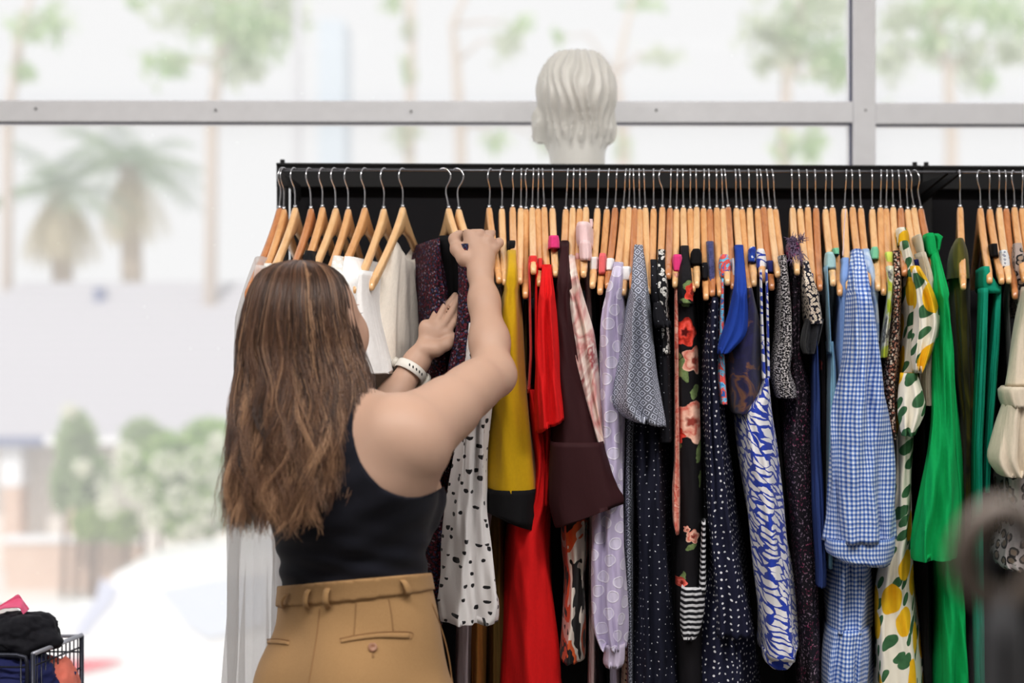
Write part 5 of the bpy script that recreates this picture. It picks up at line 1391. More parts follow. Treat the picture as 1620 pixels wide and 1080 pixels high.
C_('skirt', M['lemon'], g, 66, [(630, 1413, 1452), (700, 1412, 1450), (760, 1411, 1446), (840, 1406, 1444), (880, 1394, 1444), (940, 1384, 1448), (1000, 1382, 1454), (1080, 1380, 1466), (1200, 1378, 1476)], -.20, .12, fold=.008, kf=1.6)
g = G_('vest', 'vest', 'black vest with navy strap tucked behind the lemon dress', 67)
C_('strap', M['navy'], g, 67, [(410, 1446, 1459), (436, 1449, 1464)], -.185, -.12, fold=.001, p=3.6)
C_('body', M['black'], g, 67, [(436, 1450, 1464), (700, 1452, 1470), (1180, 1460, 1484)], -.12, .14, fold=.002)
g = G_('linen_shirt', 'shirt', 'beige linen shirt between the lemon dress and green shirt', 68)
C_('shoulder', M['beige'], g, 68, [(370, 1450, 1461), (378, 1448, 1465), (404, 1453, 1469)], -.16, .10, fold=.002)
C_('sleeve', M['beige'], g, 68, [(398, 1454, 1468), (430, 1460, 1480), (460, 1463, 1484), (520, 1462, 1484), (600, 1458, 1482), (642, 1462, 1478)], -.222, -.08, fold=.005)
# --- green shirt
g = G_('shirt', 'shirt', 'long emerald green cotton shirt with standing collar', 69)
C_('collar', M['green'], g, 69, [(368, 1467, 1478), (376, 1465, 1482), (392, 1466, 1484), (406, 1470, 1484)], -.155, -.09, fold=.002, p=4)
C_('collar_tip', M['green'], g, 69, [(369, 1476, 1486), (373, 1478, 1493.5), (378, 1482, 1491), (398, 1482, 1487)], -.135, -.11, fold=.001, p=3, slant=.003)
C_('body', M['green'], g, 69, [(396, 1471, 1484), (430, 1478, 1494), (470, 1482, 1510), (540, 1484, 1516), (640, 1484, 1524), (700, 1482, 1530), (760, 1480, 1534), (860, 1484, 1536), (960, 1488, 1538), (1080, 1484, 1542), (1200, 1480, 1546)], -.185, .14, sh=True, fold=.010, kf=1.3)
C_('sleeve', M['green'], g, 69, [(392, 1471, 1484), (420, 1477, 1492), (460, 1481, 1503), (520, 1482, 1508), (600, 1480, 1510), (660, 1478, 1512), (720, 1470, 1514), (780, 1460, 1517), (840, 1450, 1519), (872, 1447, 1520), (888, 1449, 1520)], -.262, -.19, sh=True, fold=.009, kf=1.2, p=2.2, slant=-.002, seed=12)
# --- second rack
g = G_('velvet_top', 'top', 'olive and black shimmering top on the first hanger of the second rack', 70)
C_('shoulder', M['olive'], g, 70, [(376, 1512, 1526), (384, 1506, 1531), (400, 1502, 1535), (440, 1500, 1537)], -.14, .05, fold=.004, kf=2)
C_('body', M['olive'], g, 70, [(430, 1502, 1537), (520, 1508, 1540), (600, 1514, 1544), (660, 1522, 1544), (900, 1520, 1546)], -.12, .14, fold=.008, kf=2)
g = G_('tunic', 'top', 'teal green sleeveless top with a slit side, on the second rack', 71)
C_('front_panel', M['teal'], g, 71, [(421, 1555, 1566), (432, 1553, 1570), (446, 1552, 1580), (456, 1552, 1587), (464, 1560, 1587)], -.20, -.02, fold=.002, sh=True)
C_('front_panel', M['teal'], g, 71, [(455, 1551, 1566), (520, 1549, 1564), (600, 1545, 1561), (700, 1541, 1557), (900, 1540, 1558), (1180, 1546, 1562)], -.21, -.12, fold=.003)
C_('back_panel', M['teal'], g, 71, [(452, 1574, 1587), (520, 1570, 1585), (600, 1564, 1580), (700, 1558, 1572), (780, 1556, 1568)], -.19, -.09, fold=.003)
g = G_('vest', 'vest', 'charcoal vest with dark strap right of the teal top', 72)
C_('strap', M['black'], g, 72, [(385, 1568, 1579), (406, 1569, 1581)], -.15, -.09, fold=.001, p=3.6)
C_('body', M['black'], g, 72, [(406, 1570, 1582), (700, 1560, 1584), (1180, 1556, 1586)], -.06, .14, fold=.002)
g = G_('camisole', 'top', 'black camisole with white and blue lace strap', 73)
C_('strap', M['whitelace2'], g, 73, [(395, 1584, 1594), (405, 1583, 1598), (424, 1584, 1600)], -.175, -.11, fold=.001, p=3.6)
C_('body', M['black'], g, 73, [(424, 1585, 1598), (1180, 1576, 1600)], -.09, .14, fold=.002)
g = G_('vest', 'vest', 'grey ribbed vest on the tan hanger, second rack', 74)
C_('body', M['greystrap'], g, 74, [(432, 1596, 1604), (470, 1590, 1600), (540, 1594, 1602), (600, 1597, 1604)], -.15, .1, fold=.002)
g = G_('leopard_blouse', 'blouse', 'brown leopard print blouse at the frame edge of the second rack', 75)
C_('body', M['leopard'], g, 75, [(384, 1605, 1618), (400, 1603, 1624), (470, 1602, 1630), (500, 1606, 1632)], -.165, .12, sh=True, fold=.003)
C_('lower', M['leopard2'], g, 75, [(700, 1588, 1640), (760, 1582, 1640), (820, 1588, 1640), (870, 1576, 1636), (896, 1572, 1634), (904, 1590, 1630)], -.19, .05, fold=.008, kf=2)
g = G_('eyelet_blouse', 'blouse', 'cream blouse with ruffles and scalloped eyelet hem', 76)
C_('sleeve', M['eyelet'], g, 76, [(452, 1622, 1640), (500, 1613, 1650), (560, 1603, 1655), (612, 1594, 1658)], -.262, -.14, fold=.005, kf=1)
C_('ruffle', M['eyelet'], g, 76, [(612, 1590, 1656), (618, 1584, 1660), (632, 1586, 1660), (646, 1592, 1658)], -.28, -.15, fold=.006, kf=2.5, gather=.1)
C_('lower_sleeve', M['eyelet'], g, 76, [(636, 1592, 1658), (670, 1582, 1660), (700, 1577, 1662), (730, 1572, 1664), (738, 1574, 1664), (756, 1592, 1664)], -.275, -.16, fold=.010, kf=2, seed=3)
C_('body', M['black'], g, 76, [(452, 1625, 1640), (1180, 1600, 1650)], -.05, .14, fold=.002)
# strips low down between the bigger clothes, hung on the same hangers as a second layer
g = G_('print_blouse', 'blouse', 'orange, black and white swirl blouse under the maroon cuff', 24)
C_('body', M['orange'], g, 24, [(560, 905, 915), (780, 890, 930), (840, 885, 931), (880, 888, 932), (910, 892, 926), (930, 892, 924), (990, 888, 926), (1050, 884, 924)], -.185, .05, fold=.008, kf=1.2)
HANG[24]['obj']['label'] = 'wooden hanger holding the crimson print blouse and the orange swirl blouse'
# ------------------------------------------------------------------ the mannequin standing in the window behind the rack
gloss = plain('white_gloss_plaster', (232, 230, 224), .35)
mc = P(911, 172, 3.11)
mf = Field((mc[0]-.26, mc[1]-.16, 1.0), (mc[0]+.26, mc[1]+.16, 2.05), .0032)
c = mc
mf.ell((c[0]+.002, c[1]+.012, c[2]+.036), (.080, .100, .094), .02)
mf.ell((c[0], c[1]+.035, c[2]-.045), (.062, .062, .085), .03)
mf.cone((c[0]+.004, c[1]+.005, c[2]-.05), (c[0]+.004, c[1]+.0, c[2]-.20), .060, .060, .03)
mf.cone((c[0]-.13, c[1], c[2]-.27), (c[0]+.14, c[1], c[2]-.27), .055, .055, .05)
mf.cone((c[0]-.06, c[1], c[2]-.22), (c[0]+.06, c[1], c[2]-.22), .05, .05, .05)
mf.ell((c[0], c[1], c[2]-.42), (.155, .095, .20), .05)
mf.ell((c[0], c[1], c[2]-.62), (.13, .085, .12), .05)
for s_ in (-1, 1): mf.ell((c[0]+(s_*.078 if s_ < 0 else .070), c[1]+.012, c[2]-.040), (.010, .019, .033), .006)
mf.cone((c[0], c[1]+.088, c[2]+.0), (c[0], c[1]+.105, c[2]-.03), .008, .012, .01)
X, Y, Z = mf.grid()
dz = Z-c[2]
ang = np.arctan2(X-c[0]-.004, -(Y-c[1]-.01))          # 0 = back of the head
msk = np.clip((dz+.085+.012*np.sin(ang*17))/.02, 0, 1)*np.clip((.135-np.abs(0*dz))/.02, 0, 1)
rid = np.abs(np.sin(ang*12.+1.1*np.sin(dz*26+ang*2)+.6*np.sin(dz*60+ang*5)))
amp = .0095*msk*np.clip((c[1]+.055-Y)/.03, 0, 1)
mf.f = (mf.f-amp*(1-rid)-.002*msk).astype(np.float32)
Vm, Qm = mf.mesh(); Vm = relax(Vm, Qm, 1, .5)
man = thing('mannequin', 'white glossy mannequin with sculpted hair behind the clothes rack', 'mannequin', (mc[0], mc[1], 0))
mesh_obj('body', Vm, None, gloss, man, quads=Qm)
MB().tube([(mc[0], mc[1], .02), (mc[0], mc[1], 1.06)], .018, 14).build('pole', chrome, man, smooth=True)
MB().tube([(mc[0], mc[1], 0), (mc[0], mc[1], .012), (mc[0], mc[1], .02)], [.15, .15, .14], 32).build('base', gloss, man)

# ------------------------------------------------------------------ wire trolley with clothes at the lower left
wire = plain('dark_plated_wire', (52, 54, 66), .35, metal=.6)
wirel = plain('pale_top_rail', (176, 178, 190), .35, metal=.5)
Yn, Yf_ = 2.60, 2.765
A = P(52, 1036, Yn); Bq = P(129, 1006, Yf_); zt = A[2]
ux = (Bq-A); ux[2] = 0; fx = np.array([-1., .03, 0])
C4 = A+fx*.42; D4 = Bq+fx*.42
cart = thing('wire_trolley', 'black wire clothes trolley filled with garments, lower left by the window', 'trolley', (A[0]-.2, A[1]+.05, 0))
zb = .56
def panel(p, q, nv, hs, r=.0014, corner=.004, name='wire_side'):
    m = MB()
    for k in range(nv+1):
        t = k/nv; a = p*(1-t)+q*t
        m.tube([(a[0], a[1], zt), (a[0], a[1], zb)], r, 6)
    for z in hs: m.tube([(p[0], p[1], z), (q[0], q[1], z)], r*1.3, 6)
    m.build(name, wire, cart, smooth=True)
panel(A, Bq, 12, (zt-.02, zt-.06, zt-.10, zb)); panel(C4, D4, 12, (zt-.03, zt-.10, zb)); panel(D4, Bq, 18, (zt-.03, zt-.10, zb))
m = MB()
pn = A+np.array([-.010, 0, 0]); 
for k in range(9):
    a = pn+fx*(.41*k/8+.012); m.tube([(a[0], a[1], zt-.005), (a[0], a[1], zb)], .0016, 6)
for z in (zt-.022, zt-.07, zt-.14, zb): m.tube([tuple(np.array([pn[0], pn[1], z])+fx*.0), tuple(np.array([pn[0], pn[1], z])+fx*.42)], .002, 6)
m.build('wire_front', wire, cart, smooth=True)
m = MB()
cr = [tuple(pn+fx*.42+np.array([0, 0, 0])), tuple(pn+fx*.02), tuple(pn+fx*.004+np.array([0, 0, -.004])), tuple(pn+np.array([0, 0, -.016])), tuple(np.array([pn[0], pn[1], zb]))]
m.tube(cr, .0042, 8); m.build('front_frame', wire, cart, smooth=True)
m = MB(); m.tube([tuple(A+[0, 0, .002]), tuple(Bq+[0, 0, .002])], .0045, 8); m.tube([tuple(Bq), tuple(D4)], .0035, 8); m.tube([tuple(C4), tuple(D4)], .0035, 8)
m.build('top_rail', wirel, cart, smooth=True)
for a in (A, Bq, C4, D4):
    m = MB(); m.tube([(a[0], a[1], zt+.002), (a[0], a[1], .07)], .0048, 8); pp = m.build('corner_post', wire, cart, smooth=True)
    m = MB(); m.tube([(a[0]-.009, a[1], .035), (a[0]+.009, a[1], .035)], .035, 18); m.build('caster_wheel', plain('grey_rubber', (60, 60, 62), .7), cart, smooth=False)
MB().prism([tuple(v) for v in (A*[1, 1, 0]+[0, 0, zb], Bq*[1, 1, 0]+[0, 0, zb], D4*[1, 1, 0]+[0, 0, zb], C4*[1, 1, 0]+[0, 0, zb])], (0, 0, 0), (0, 0, .004)).build('shelf', wire, cart)
def heap(name, label, mat, cx, cy, cz, rx, ry, rz, seed, amp=.25, cat='clothing'):
    bm = bmesh.new(); bmesh.ops.create_icosphere(bm, subdivisions=5, radius=1)
    for v in bm.verts:
        n = v.co.copy(); d = 1+amp*mnoise.noise(n*1.6+Vector((seed, 0, 0)))+amp*.5*(1-abs(mnoise.noise(n*3.2+Vector((0, seed, 0))))*2)*.5+amp*.2*mnoise.noise(n*8)
        v.co = Vector((cx+n.x*rx*d, cy+n.y*ry*d, cz+(n.z*rz*d if n.z > 0 else n.z*rz*.8*d)))
    me = bpy.data.meshes.new(name); bm.to_mesh(me); bm.free()
    me.polygons.foreach_set('use_smooth', [True]*len(me.polygons)); me.materials.append(mat)
    o = bpy.data.objects.new(name, me); COL.objects.link(o); return tag(o, label, cat, 'clothes in the trolley')
bk = plain('black_jersey', (20, 20, 28), .8, spec=.3)
ctr = (A+D4)/2
heap('bundled_skirt', 'bundled black garment heaped on top of the wire trolley', bk, P(30, 1000, 2.68)[0], 2.69, P(40, 1010, 2.68)[2], .072, .06, .050, 2.2)
heap('bundled_trousers', 'dark blue folded garment low in the wire trolley', plain('navy_jersey', (26, 34, 92), .85), P(12, 1065, 2.66)[0], 2.685, P(12, 1075, 2.66)[2], .10, .07, .045, 5.1)
heap('bundled_shirt', 'orange and red garment pressed against the trolley\'s side wires', plain('orange_jersey', (240, 128, 108), .85), P(100, 1085, 2.70)[0]-.012, 2.70, P(100, 1085, 2.7)[2]-.02, .038, .05, .07, 7.7)
heap('bundled_vest', 'white garment behind the black bundle in the trolley', plain('white_jersey', (232, 230, 228), .85), P(10, 975, 2.73)[0]-.02, 2.74, P(8, 990, 2.73)[2], .05, .03, .04, 3.3, .15)
heap('bundled_towel', 'deep navy garment filling the trolley beneath the others', plain('midnight_jersey', (16, 18, 40), .85), ctr[0]+.02, 2.68, zb+.13, .17, .07, .125, 9.3, .1)
# pink ribbon of cloth sticking up
g = []; n = 14
for i in range(n+1):
    t = i/n
    px_ = -30+38*t if t < .7 else -30+38*.7+(t-.7)*60
px_top = [(-25, 972), (0, 957), (18, 946), (29, 940), (37, 950), (46, 962)]
px_bot = [(-25, 985), (0, 965), (16, 962), (30, 962), (34, 968), (36, 972)]
U = catmull([tuple(P(a, b, 2.70)) for a, b in px_top], 5); D_ = catmull([tuple(P(a, b, 2.675)) for a, b in px_bot], 5)
V = []; 
for i in range(len(U)):
    for j in range(5):
        t = j/4; p = U[i]*(1-t)+D_[i]*t; V.append(p+np.array([0, .012*math.sin(t*3.1), 0]))
Fc = [(i*5+j, (i+1)*5+j, (i+1)*5+j+1, i*5+j+1) for i in range(len(U)-1) for j in range(4)]
o = mesh_obj('pink_sash', V, Fc, plain('bright_pink_satin', (244, 96, 140), .5)); md = o.modifiers.new('t', 'SOLIDIFY'); md.thickness = .002
tag(o, 'bright pink sash sticking up above the black bundle in the trolley', 'sash', 'clothes in the trolley')

# ------------------------------------------------------------------ close to the lens: the ring and post of another rack
fgm = plain('smoke_grey_fitting', (104, 92, 84), .5); fgp = plain('charcoal_post', (58, 58, 62), .5)
Yq = .86
t = thing('display_stand', 'dark grey display stand with a round ring head, blurred close to the camera', 'stand', (P(1585, 900, Yq)[0], Yq, 0))
c = P(1583, 878, Yq); m = MB()
ring = [tuple(c+np.array([.021*math.cos(a)*1.05, .004*math.sin(a*2), .027*math.sin(a)])) for a in np.linspace(0, 2*math.pi, 33)]
m.tube(ring, .0088, 10, caps=False); m.build('ring_head', fgm, t, smooth=True)
m = MB(); a, b = P(1556, 905, Yq), P(1618, 830, Yq); m.tube([tuple(a), tuple(b)], .0045, 8); m.build('cross_bar', fgp, t, smooth=True)
m = MB(); q = P(1588, 940, Yq); m.tube([(q[0], q[1], .03), (q[0], q[1], q[2]-.03), (q[0], q[1], q[2])], [.0135, .0135, .010], 16); m.build('post', fgp, t, smooth=True)
m = MB(); m.tube([(q[0], q[1], 0), (q[0], q[1], .02), (q[0], q[1], .03)], [.16, .16, .13], 32); m.build('base', fgp, t, smooth=False)

# ------------------------------------------------------------------ outside, across the street
GZ = -2.6
grd = plain('sunlit_concrete', (222, 218, 212), .9)
o = MB().box(-40, 40, 4.2, 120, GZ-.2, GZ).build('ground_outside', grd); tag(o, kind='structure')
o = MB().box(-6, 6, 3.42, 4.2, GZ-.1, -.02).build('floor_ledge', grd); tag(o, kind='structure')
def quad_cloud(name, mat, pts, size, parent, seed=0, drop=0.):
    r_ = np.random.default_rng(seed); n = len(pts)
    d = r_.normal(size=(n, 3)); d[:, 2] -= drop; d /= np.linalg.norm(d, axis=1, keepdims=True)
    e = np.cross(d, r_.normal(size=(n, 3))); e /= np.linalg.norm(e, axis=1, keepdims=True)
    s_ = size*r_.uniform(.6, 1.3, (n, 1)); w = .38
    v = np.stack([pts-d*s_, pts+e*s_*w, pts+d*s_, pts-e*s_*w], 1).reshape(-1, 3)
    return mesh_obj(name, v, None, mat, parent, quads=np.arange(n*4).reshape(-1, 4), smooth=False)
def leafm(name, a, b, tr=.5):
    m = bpy.data.materials.new(name); m.use_nodes = True; t = m.node_tree; pb = t.nodes['Principled BSDF']; pb.inputs['Roughness'].default_value = .6
    g = t.nodes.new('ShaderNodeNewGeometry'); mx = t.nodes.new('ShaderNodeMix'); mx.data_type = 'RGBA'
    mx.inputs[6].default_value = lin(a)+(1,); mx.inputs[7].default_value = lin(b)+(1,)
    t.links.new(g.outputs['Random Per Island'], mx.inputs[0]); t.links.new(mx.outputs[2], pb.inputs['Base Color'])
    tl = t.nodes.new('ShaderNodeBsdfTranslucent'); t.links.new(mx.outputs[2], tl.inputs[0]); ms = t.nodes.new('ShaderNodeMixShader'); ms.inputs[0].default_value = tr
    t.links.new(pb.outputs[0], ms.inputs[1]); t.links.new(tl.outputs[0], ms.inputs[2]); t.links.new(ms.outputs[0], t.nodes['Material Output'].inputs[0])
    return m
# house
HY = 25.
house = thing('house', 'pale single-storey house with broad tiled roof across the street', 'house', (-6, HY+3, GZ))
tl_t = NT('pale_grey_roof_tiles', .9, .2); _o = tl_t.obj(); _z = tl_t.xyz(_o)[2]
_f = tl_t.n('ShaderNodeMath', {0: tl_t.math('MULTIPLY', _z, 6.)}, operation='FRACT')
tl_t.col(tl_t.mix(tl_t.lt(_f, .2, .08), lin((186, 184, 190)), lin((164, 162, 170))))
z_e = CZ-(692-540)/F*HY; z_r = CZ-(446-540)/F*(HY+6)
xl, xr = -20, P(820, 0, HY)[0]
V = [(xl, HY, z_e), (xr, HY, z_e), (xr-3.4, HY+6, z_r), (P(35, 0, HY+6)[0], HY+6, z_r), (xr, HY+12, z_e), (xl, HY+12, z_e)]
o = MB(); o.v = [tuple(v) for v in V]+[(v[0], v[1], v[2]-.12) for v in V]
V0 = P(-420, 0, HY)[0]; o.v[0] = (V0, HY, z_e); o.v[5] = (V0, HY+12, z_e); o.v[6] = (V0, HY, z_e-.12); o.v[11] = (V0, HY+12, z_e-.12)
o.f = [(0, 1, 2, 3), (1, 4, 2), (4, 5, 3, 2), (5, 0, 3), (6, 9, 8, 7), (7, 8, 10), (10, 8, 9, 11), (11, 9, 6), (0, 6, 7, 1), (1, 7, 10, 4), (4, 10, 11, 5), (5, 11, 6, 0)]
o.build('roof', tl_t.m, house)
gm = plain('slate_blue_gutter', (120, 128, 160), .6)
MB().box(V0, P(72, 0, HY)[0], HY-.12, HY, z_e-.14, z_e+.02).build('gutter', gm, house)
MB().box(P(72, 0, HY)[0], xr, HY-.1, HY, z_e-.12, z_e+.02).build('fascia', white_paint, house)
MB().box(V0+.5, xr-.6, HY+.9, HY+11, GZ, z_e).build('wall', plain('cream_render', (240, 234, 228), .9), house)
bt = NT('orange_brick', .9, .2); _b = bt.n('ShaderNodeTexBrick', {'Vector': bt.n('ShaderNodeVectorRotate', {'Vector': bt.obj(), 'Angle': math.pi/2}, rotation_type='X_AXIS'), 'Color1': lin((212, 176, 156))+(1,), 'Color2': lin((222, 190, 172))+(1,), 'Mortar': lin((220, 210, 200))+(1,), 'Scale': 4.5})
bt.col(_b); brick = bt.m
for pa, pb_ in ((0, 28), (104, 124)):
    x0, x1 = P(pa, 0, HY)[0], P(pb_, 0, HY)[0]; MB().box(x0, x1, HY+.1, HY+.5, GZ, CZ-(770-540)/F*HY).build('brick_pillar', brick, house)
    MB().box(x0-.03, x1+.03, HY+.08, HY+.52, CZ-(770-540)/F*HY, z_e-.1).build('pillar_top', white_paint, house)
MB().tube([tuple(P(158, 0, HY+5.2)*[1, 1, 0]+[0, 0, z_r-.7]), tuple(P(158, 0, HY+5.2)*[1, 1, 0]+[0, 0, z_r-.15])], .14, 12).build('roof_vent', gm, house)
# low garden wall
t = tag(MB().box(P(8, 0, 23)[0], P(222, 0, 23)[0], 23, 23.3, GZ, CZ-(858-540)/F*23).build('garden_wall', brick), 'low pale orange brick garden wall in front of the house', 'wall', kind='thing')
MB().box(P(4, 0, 23)[0], P(226, 0, 23)[0], 22.96, 23.34, CZ-(858-540)/F*23, CZ-(850-540)/F*23).build('coping', white_paint, t)
t = tag(MB().box(P(286, 0, 21)[0], P(420, 0, 21)[0], 21, 21.3, GZ, CZ-(858-540)/F*21).build('brick_planter', plain('dusky_red_brick', (150, 104, 108), .9)), 'dusky red brick planter edge beneath the hydrangea bush', 'planter')
# bushes with pale flower heads
L1 = leafm('fresh_green_leaves', (150, 192, 104), (204, 226, 156)); L2 = leafm('yellow_green_leaves', (164, 190, 110), (196, 214, 150)); L3 = leafm('dull_green_leaves', (162, 188, 134), (206, 220, 184))
FLW = leafm('cream_petals', (240, 240, 226), (246, 246, 236))
def bush(name, label, cat, parts, Y, nleaf, flowers=(), grp=None):
    r_ = np.random.default_rng(int(parts[0][0])+7)
    cxp = np.mean([p[0] for p in parts]); b = thing(name, label, cat, (P(cxp, 0, Y)[0], Y, GZ), grp)
    for (px_, py_, rw, rh, mt) in parts:
        u = r_.normal(size=(nleaf, 3)); u /= np.linalg.norm(u, axis=1, keepdims=True); u *= r_.uniform(.55, 1, (nleaf, 1))
        c = P(px_, py_, Y); pts = c+u*np.array([rw/F*Y, rw/F*Y*.7, rh/F*Y])
        quad_cloud('foliage', mt, pts, .11, b, seed=int(px_)); b.children[-1]['kind'] = 'stuff'
        m = MB(); m.tube([(c[0], c[1], GZ), (c[0]+.05, c[1], c[2])], [.05, .03], 6); m.build('stem', plain('bark_brown', (120, 98, 84), .9), b)
    for (px_, py_, r) in flowers:
        c = P(px_, py_, Y-.55); u = r_.normal(size=(140, 3)); u /= np.linalg.norm(u, axis=1, keepdims=True)
        quad_cloud('flower_head', FLW, c+u*(r/F*Y), .055, b, seed=int(px_+py_))
    return b
bush('hydrangea_bush', 'broad green bush with large cream flower heads outside the window', 'bush',
     [(250, 740, 62, 62, L1), (330, 720, 58, 60, L1), (300, 800, 66, 55, L1), (370, 780, 50, 60, L1), (225, 690, 30, 25, L3)], 21.5, 1500,
     [(180, 765, 26), (222, 778, 20), (285, 788, 22), (262, 735, 20), (200, 720, 18), (312, 735, 24), (330, 810, 20), (355, 760, 22), (240, 820, 18), (300, 845, 18), (172, 800, 16), (345, 700, 14)])
bush('garden_shrub', 'loose dull green shrub left of the cream-flowered bush', 'bush', [(120, 700, 32, 52, L3), (140, 760, 38, 50, L3), (100, 770, 18, 40, L3)], 22.3, 900, [(130, 740, 12), (110, 650, 10)])
bush('low_shrub', 'low yellow-green shrub above the pale garden wall', 'bush', [(150, 828, 36, 26, L2), (195, 832, 34, 24, L2)], 21.8, 900)
# palms
PG = leafm('grey_green_fronds', (116, 140, 122), (176, 196, 160)); PY = leafm('straw_fronds', (206, 194, 160), (222, 212, 184))
def palm(label, px_, py_, Y, s, seed, up_=16, down=12):
    r_ = np.random.default_rng(seed); c = P(px_, py_, Y); b = thing('palm_tree', label, 'palm tree', (c[0], Y, GZ), 'palms beyond the house')
    m = MB(); m.tube([(c[0], Y, GZ), (c[0]+.1, Y, (GZ+c[2])/2), tuple(c)], [.34*s, .26*s, .24*s], 10); m.build('trunk', plain('palm_trunk_grey', (176, 160, 142), .9), b, smooth=True)
    for nm, mat, k_, el0, el1, ln in (('fronds', PG, up_, .0, 1.0, 2.2*s), ('dead_fronds', PY, down, -1.2, -.6, 1.9*s)):
        V = []; n = 0
        for i in range(k_):
            az = 6.283*i/k_+r_.uniform(-.2, .2); el = r_.uniform(el0, el1); h = np.array([math.cos(az), math.sin(az), 0])
            p = np.array(c); d = h*math.cos(el)+np.array([0, 0, math.sin(el)])
            for k in range(14):
                p = p+d*(ln/14); d = d+np.array([0, 0, -.10]); d /= np.linalg.norm(d)
                sd = np.cross(d, [0, 0, 1]); sd /= np.linalg.norm(sd)+1e-6
                wl = .62*s*math.sin(math.pi*min(1, (k+2)/15))**.6
                for q in (-1, 1):
                    tip = p+sd*q*wl*.8+d*.25-np.array([0, 0, .35*wl])
                    V += [p, p+d*.09, tip+d*.03, tip]; n += 1
        o = mesh_obj(nm, V, None, mat, b, quads=np.arange(n*4).reshape(-1, 4), smooth=False); o['kind'] = 'stuff'
palm('nearer palm with hanging straw fronds beyond the house, left of its twin', 95, 300, 33, .95, 1)
palm('darker palm standing right of its straw-skirted twin beyond the house', 205, 262, 36, 1.05, 4, 22, 8)
# light trees seen high in the window
TL1 = leafm('gum_leaves_green', (170, 204, 146), (222, 234, 200)); TL2 = leafm('gum_leaves_olive', (196, 208, 180), (224, 230, 212))
bark = plain('pale_gum_bark', (206, 192, 180), .9)
def tree(label, tx, Y, trunk_px, clumps, seed, n=260, kind='gum_tree'):
    r_ = np.random.default_rng(seed); b = thing(kind, label, 'tree', (P(tx, 0, Y)[0], Y, GZ), 'trees beyond the window')
    m = MB(); base = P(tx, 0, Y); pts = [(base[0], Y, GZ)]+[tuple(P(a, b_, Y)) for a, b_ in trunk_px]
    m.tube(pts, np.linspace(.16, .05, len(pts)), 8)
    for (cx_, cy_, rw, rh, mt) in clumps:
        q = min(trunk_px, key=lambda w: abs(w[0]-cx_)+abs(w[1]-cy_)); m.tube([tuple(P(q[0], q[1], Y)), tuple(P((q[0]+cx_)/2, min(q[1], cy_)-6, Y)), tuple(P(cx_, cy_, Y))], [.05, .035, .015], 5)
    m.build('trunk', bark, b, smooth=True)
    for (cx_, cy_, rw, rh, mt) in clumps:
        k = int(n*.5*(rw*rh)/900+24); u = r_.normal(size=(k, 3))*.62
        quad_cloud('foliage', mt, P(cx_, cy_, Y)+u*np.array([rw/F*Y, rw/F*Y, rh/F*Y]), .16, b, seed=int(cx_), drop=.8); b.children[-1]['kind'] = 'stuff'
tree('gum tree whose leaves hang over the upper left panes', 330, 30, [(335, 200), (345, 100), (360, 0), (370, -90)], [(375, 30, 60, 40, TL1), (300, 20, 46, 26, TL2), (410, 60, 42, 34, TL1), (260, 100, 36, 18, TL1), (380, 110, 26, 22, TL2), (445, 10, 28, 40, TL2)], 1)
tree('sparse gum tree at the far upper left', 10, 31, [(12, 200), (30, 60), (60, -40)], [(50, 45, 34, 20, TL1), (90, 35, 20, 24, TL1), (36, 110, 14, 16, TL1), (215, 5, 12, 14, TL1)], 2, 170)
tree('slim pale trunk with a few leaves left of the mannequin', 650, 32, [(648, 200), (652, 60), (650, -60)], [(622, 4, 12, 12, TL1), (646, 50, 10, 16, TL2), (645, 110, 9, 22, TL1), (640, 215, 20, 20, TL2)], 3)
tree('forked pale tree just left of the mannequin', 738, 33, [(728, 200), (722, 100), (716, 40), (760, -60)], [(822, 40, 14, 14, TL1), (800, 70, 22, 22, TL2), (785, 225, 18, 16, TL1), (870, 225, 14, 12, TL2)], 4, 200)
tree('thin tree right of the mannequin', 990, 32, [(985, 200), (975, 120), (1000, 0)], [(985, 225, 10, 26, TL1), (1020, 8, 26, 8, TL1), (1050, 90, 30, 12, TL2), (884, 60, 8, 8, TL1)], 5, 160)
tree('leafy gum tree left of the white window mullion', 1240, 28, [(1240, 220), (1245, 120), (1270, 0), (1290, -70)], [(1290, 20, 50, 34, TL2), (1320, 90, 34, 30, TL1), (1255, 60, 26, 40, TL1), (1205, 50, 26, 26, TL2), (1285, 225, 14, 26, TL1), (1245, 235, 16, 20, TL1), (1325, 120, 14, 14, TL1), (1210, 100, 20, 14, TL2)], 6)
tree('bright green gum tree right of the white window mullion', 1500, 29, [(1505, 220), (1500, 110), (1480, 20), (1500, -70)], [(1478, 68, 26, 26, TL1), (1510, 12, 60, 18, TL1), (1585, 20, 40, 26, TL1), (1535, 95, 22, 34, TL2), (1600, 80, 20, 24, TL2), (1410, 90, 24, 34, TL2), (1560, 130, 14, 18, TL1), (1430, 30, 26, 22, TL2)], 7)
# bluish building edge seen left of centre
tag(MB().box(P(503, 0, 40)[0], P(544, 0, 40)[0], 40, 42, GZ, CZ+(540-30)/F*40).build('outside_tower', plain('pale_blue_cladding', (206, 216, 226), .8)), 'narrow pale blue building edge far beyond the rack', 'building')
tag(MB().tube([(P(470, 0, 27)[0], 27, GZ), (P(470, 0, 27)[0], 27, CZ+(540+40)/F*27)], [.10, .08], 10).build('street_pole', plain('grey_street_pole', (190, 190, 194), .6), smooth=True), 'slim grey street pole rising behind the clothes rack', 'pole')
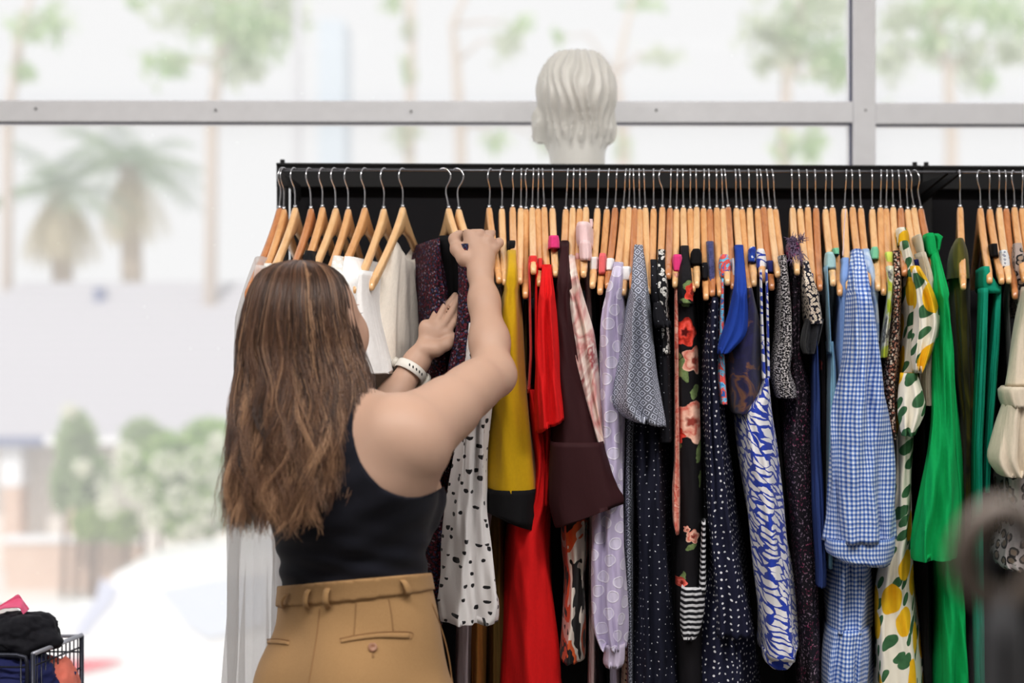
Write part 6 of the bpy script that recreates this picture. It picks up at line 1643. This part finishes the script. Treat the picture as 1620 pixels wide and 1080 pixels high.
# white car
CY = 15.5
def cp(a, b, Y=CY): return P(a, b, Y)
car = thing('car', 'white car parked outside below the window, behind the hanging clothes', 'car', (cp(300, 0)[0], CY+.9, GZ), None)
zg = GZ
prof = [(-110, 1075), (-100, 1015), (-60, 1000), (60, 990), (112, 998), (150, 945), (172, 912), (215, 895), (300, 882), (400, 874), (520, 880), (600, 905), (650, 960), (668, 985), (672, 1100), (640, 1120), (-90, 1120)]
paint = plain('white_car_paint', (240, 240, 242), .25); glassc = plain('pale_reflecting_car_glass', (206, 212, 224), .08)
Wd = 1.75
V = []; n = len(prof)
for k, (dy, ins) in enumerate(((0, .0), (.12, .0), (Wd-.12, 0), (Wd, 0))):
    for (a, b) in prof:
        p = cp(a, b); tum = max(0, (990-b))/110*.16
        yy = CY+(dy if 0 < k < 3 else dy)+(tum if k < 2 else -tum)
        sc_ = .985 if k in (0, 3) else 1.
        V.append((cp(300, 0)[0]+(p[0]-cp(300, 0)[0])*sc_, yy, zg+.25+(p[2]-zg-.25)*sc_))
Fc = [(k*n+i, k*n+(i+1) % n, (k+1)*n+(i+1) % n, (k+1)*n+i) for k in range(3) for i in range(n)]+[tuple(range(n))[::-1], tuple(3*n+i for i in range(n))]
mesh_obj('body', V, Fc, paint, car, smooth=False)
def cwin(name, pts, mat, dy=-.02):
    m = MB(); q = []
    for a, b in pts:
        p = cp(a, b); q.append((p[0], CY+max(0, (990-b))/110*.16+dy, p[2]))
    m.prism(q, (0, 0, 0), (0, .03, 0)); return m.build(name, mat, car)
cwin('side_window', [(248, 934), (345, 916), (420, 914), (420, 985), (330, 1010), (300, 990)], glassc)
cwin('side_window', [(435, 914), (520, 918), (590, 960), (560, 985), (435, 985)], glassc)
cwin('windscreen', [(156, 916), (184, 934), (178, 950), (136, 1004), (116, 1002), (150, 945)], plain('windscreen_lilac', (196, 200, 220), .1), -.03)
cwin('taillight_patch', [(100, 1043), (195, 1043), (170, 1052), (100, 1068)], plain('taillight_standin_red', (226, 70, 90), .4), -.05)  # flat red patch added on the car's side, standing in for a taillight
for px_ in (0, 560):
    p = cp(px_, 1120); zc = zg+.33; m = MB(); m.tube([(p[0], CY-.03, zc), (p[0], CY+.2, zc)], .33, 24); m.build('wheel', plain('black_tyre', (40, 40, 42), .8), car)
tail = None
for i, h in HANG.items():
    if not h['obj'].get('label'): h['obj']['label'] = 'bare wooden hanger'
    h['obj']['group'] = 'wooden hangers on the racks'
    w = h['obj']['label'].split()
    if len(w) > 16: h['obj']['label'] = ' '.join(w[:16])
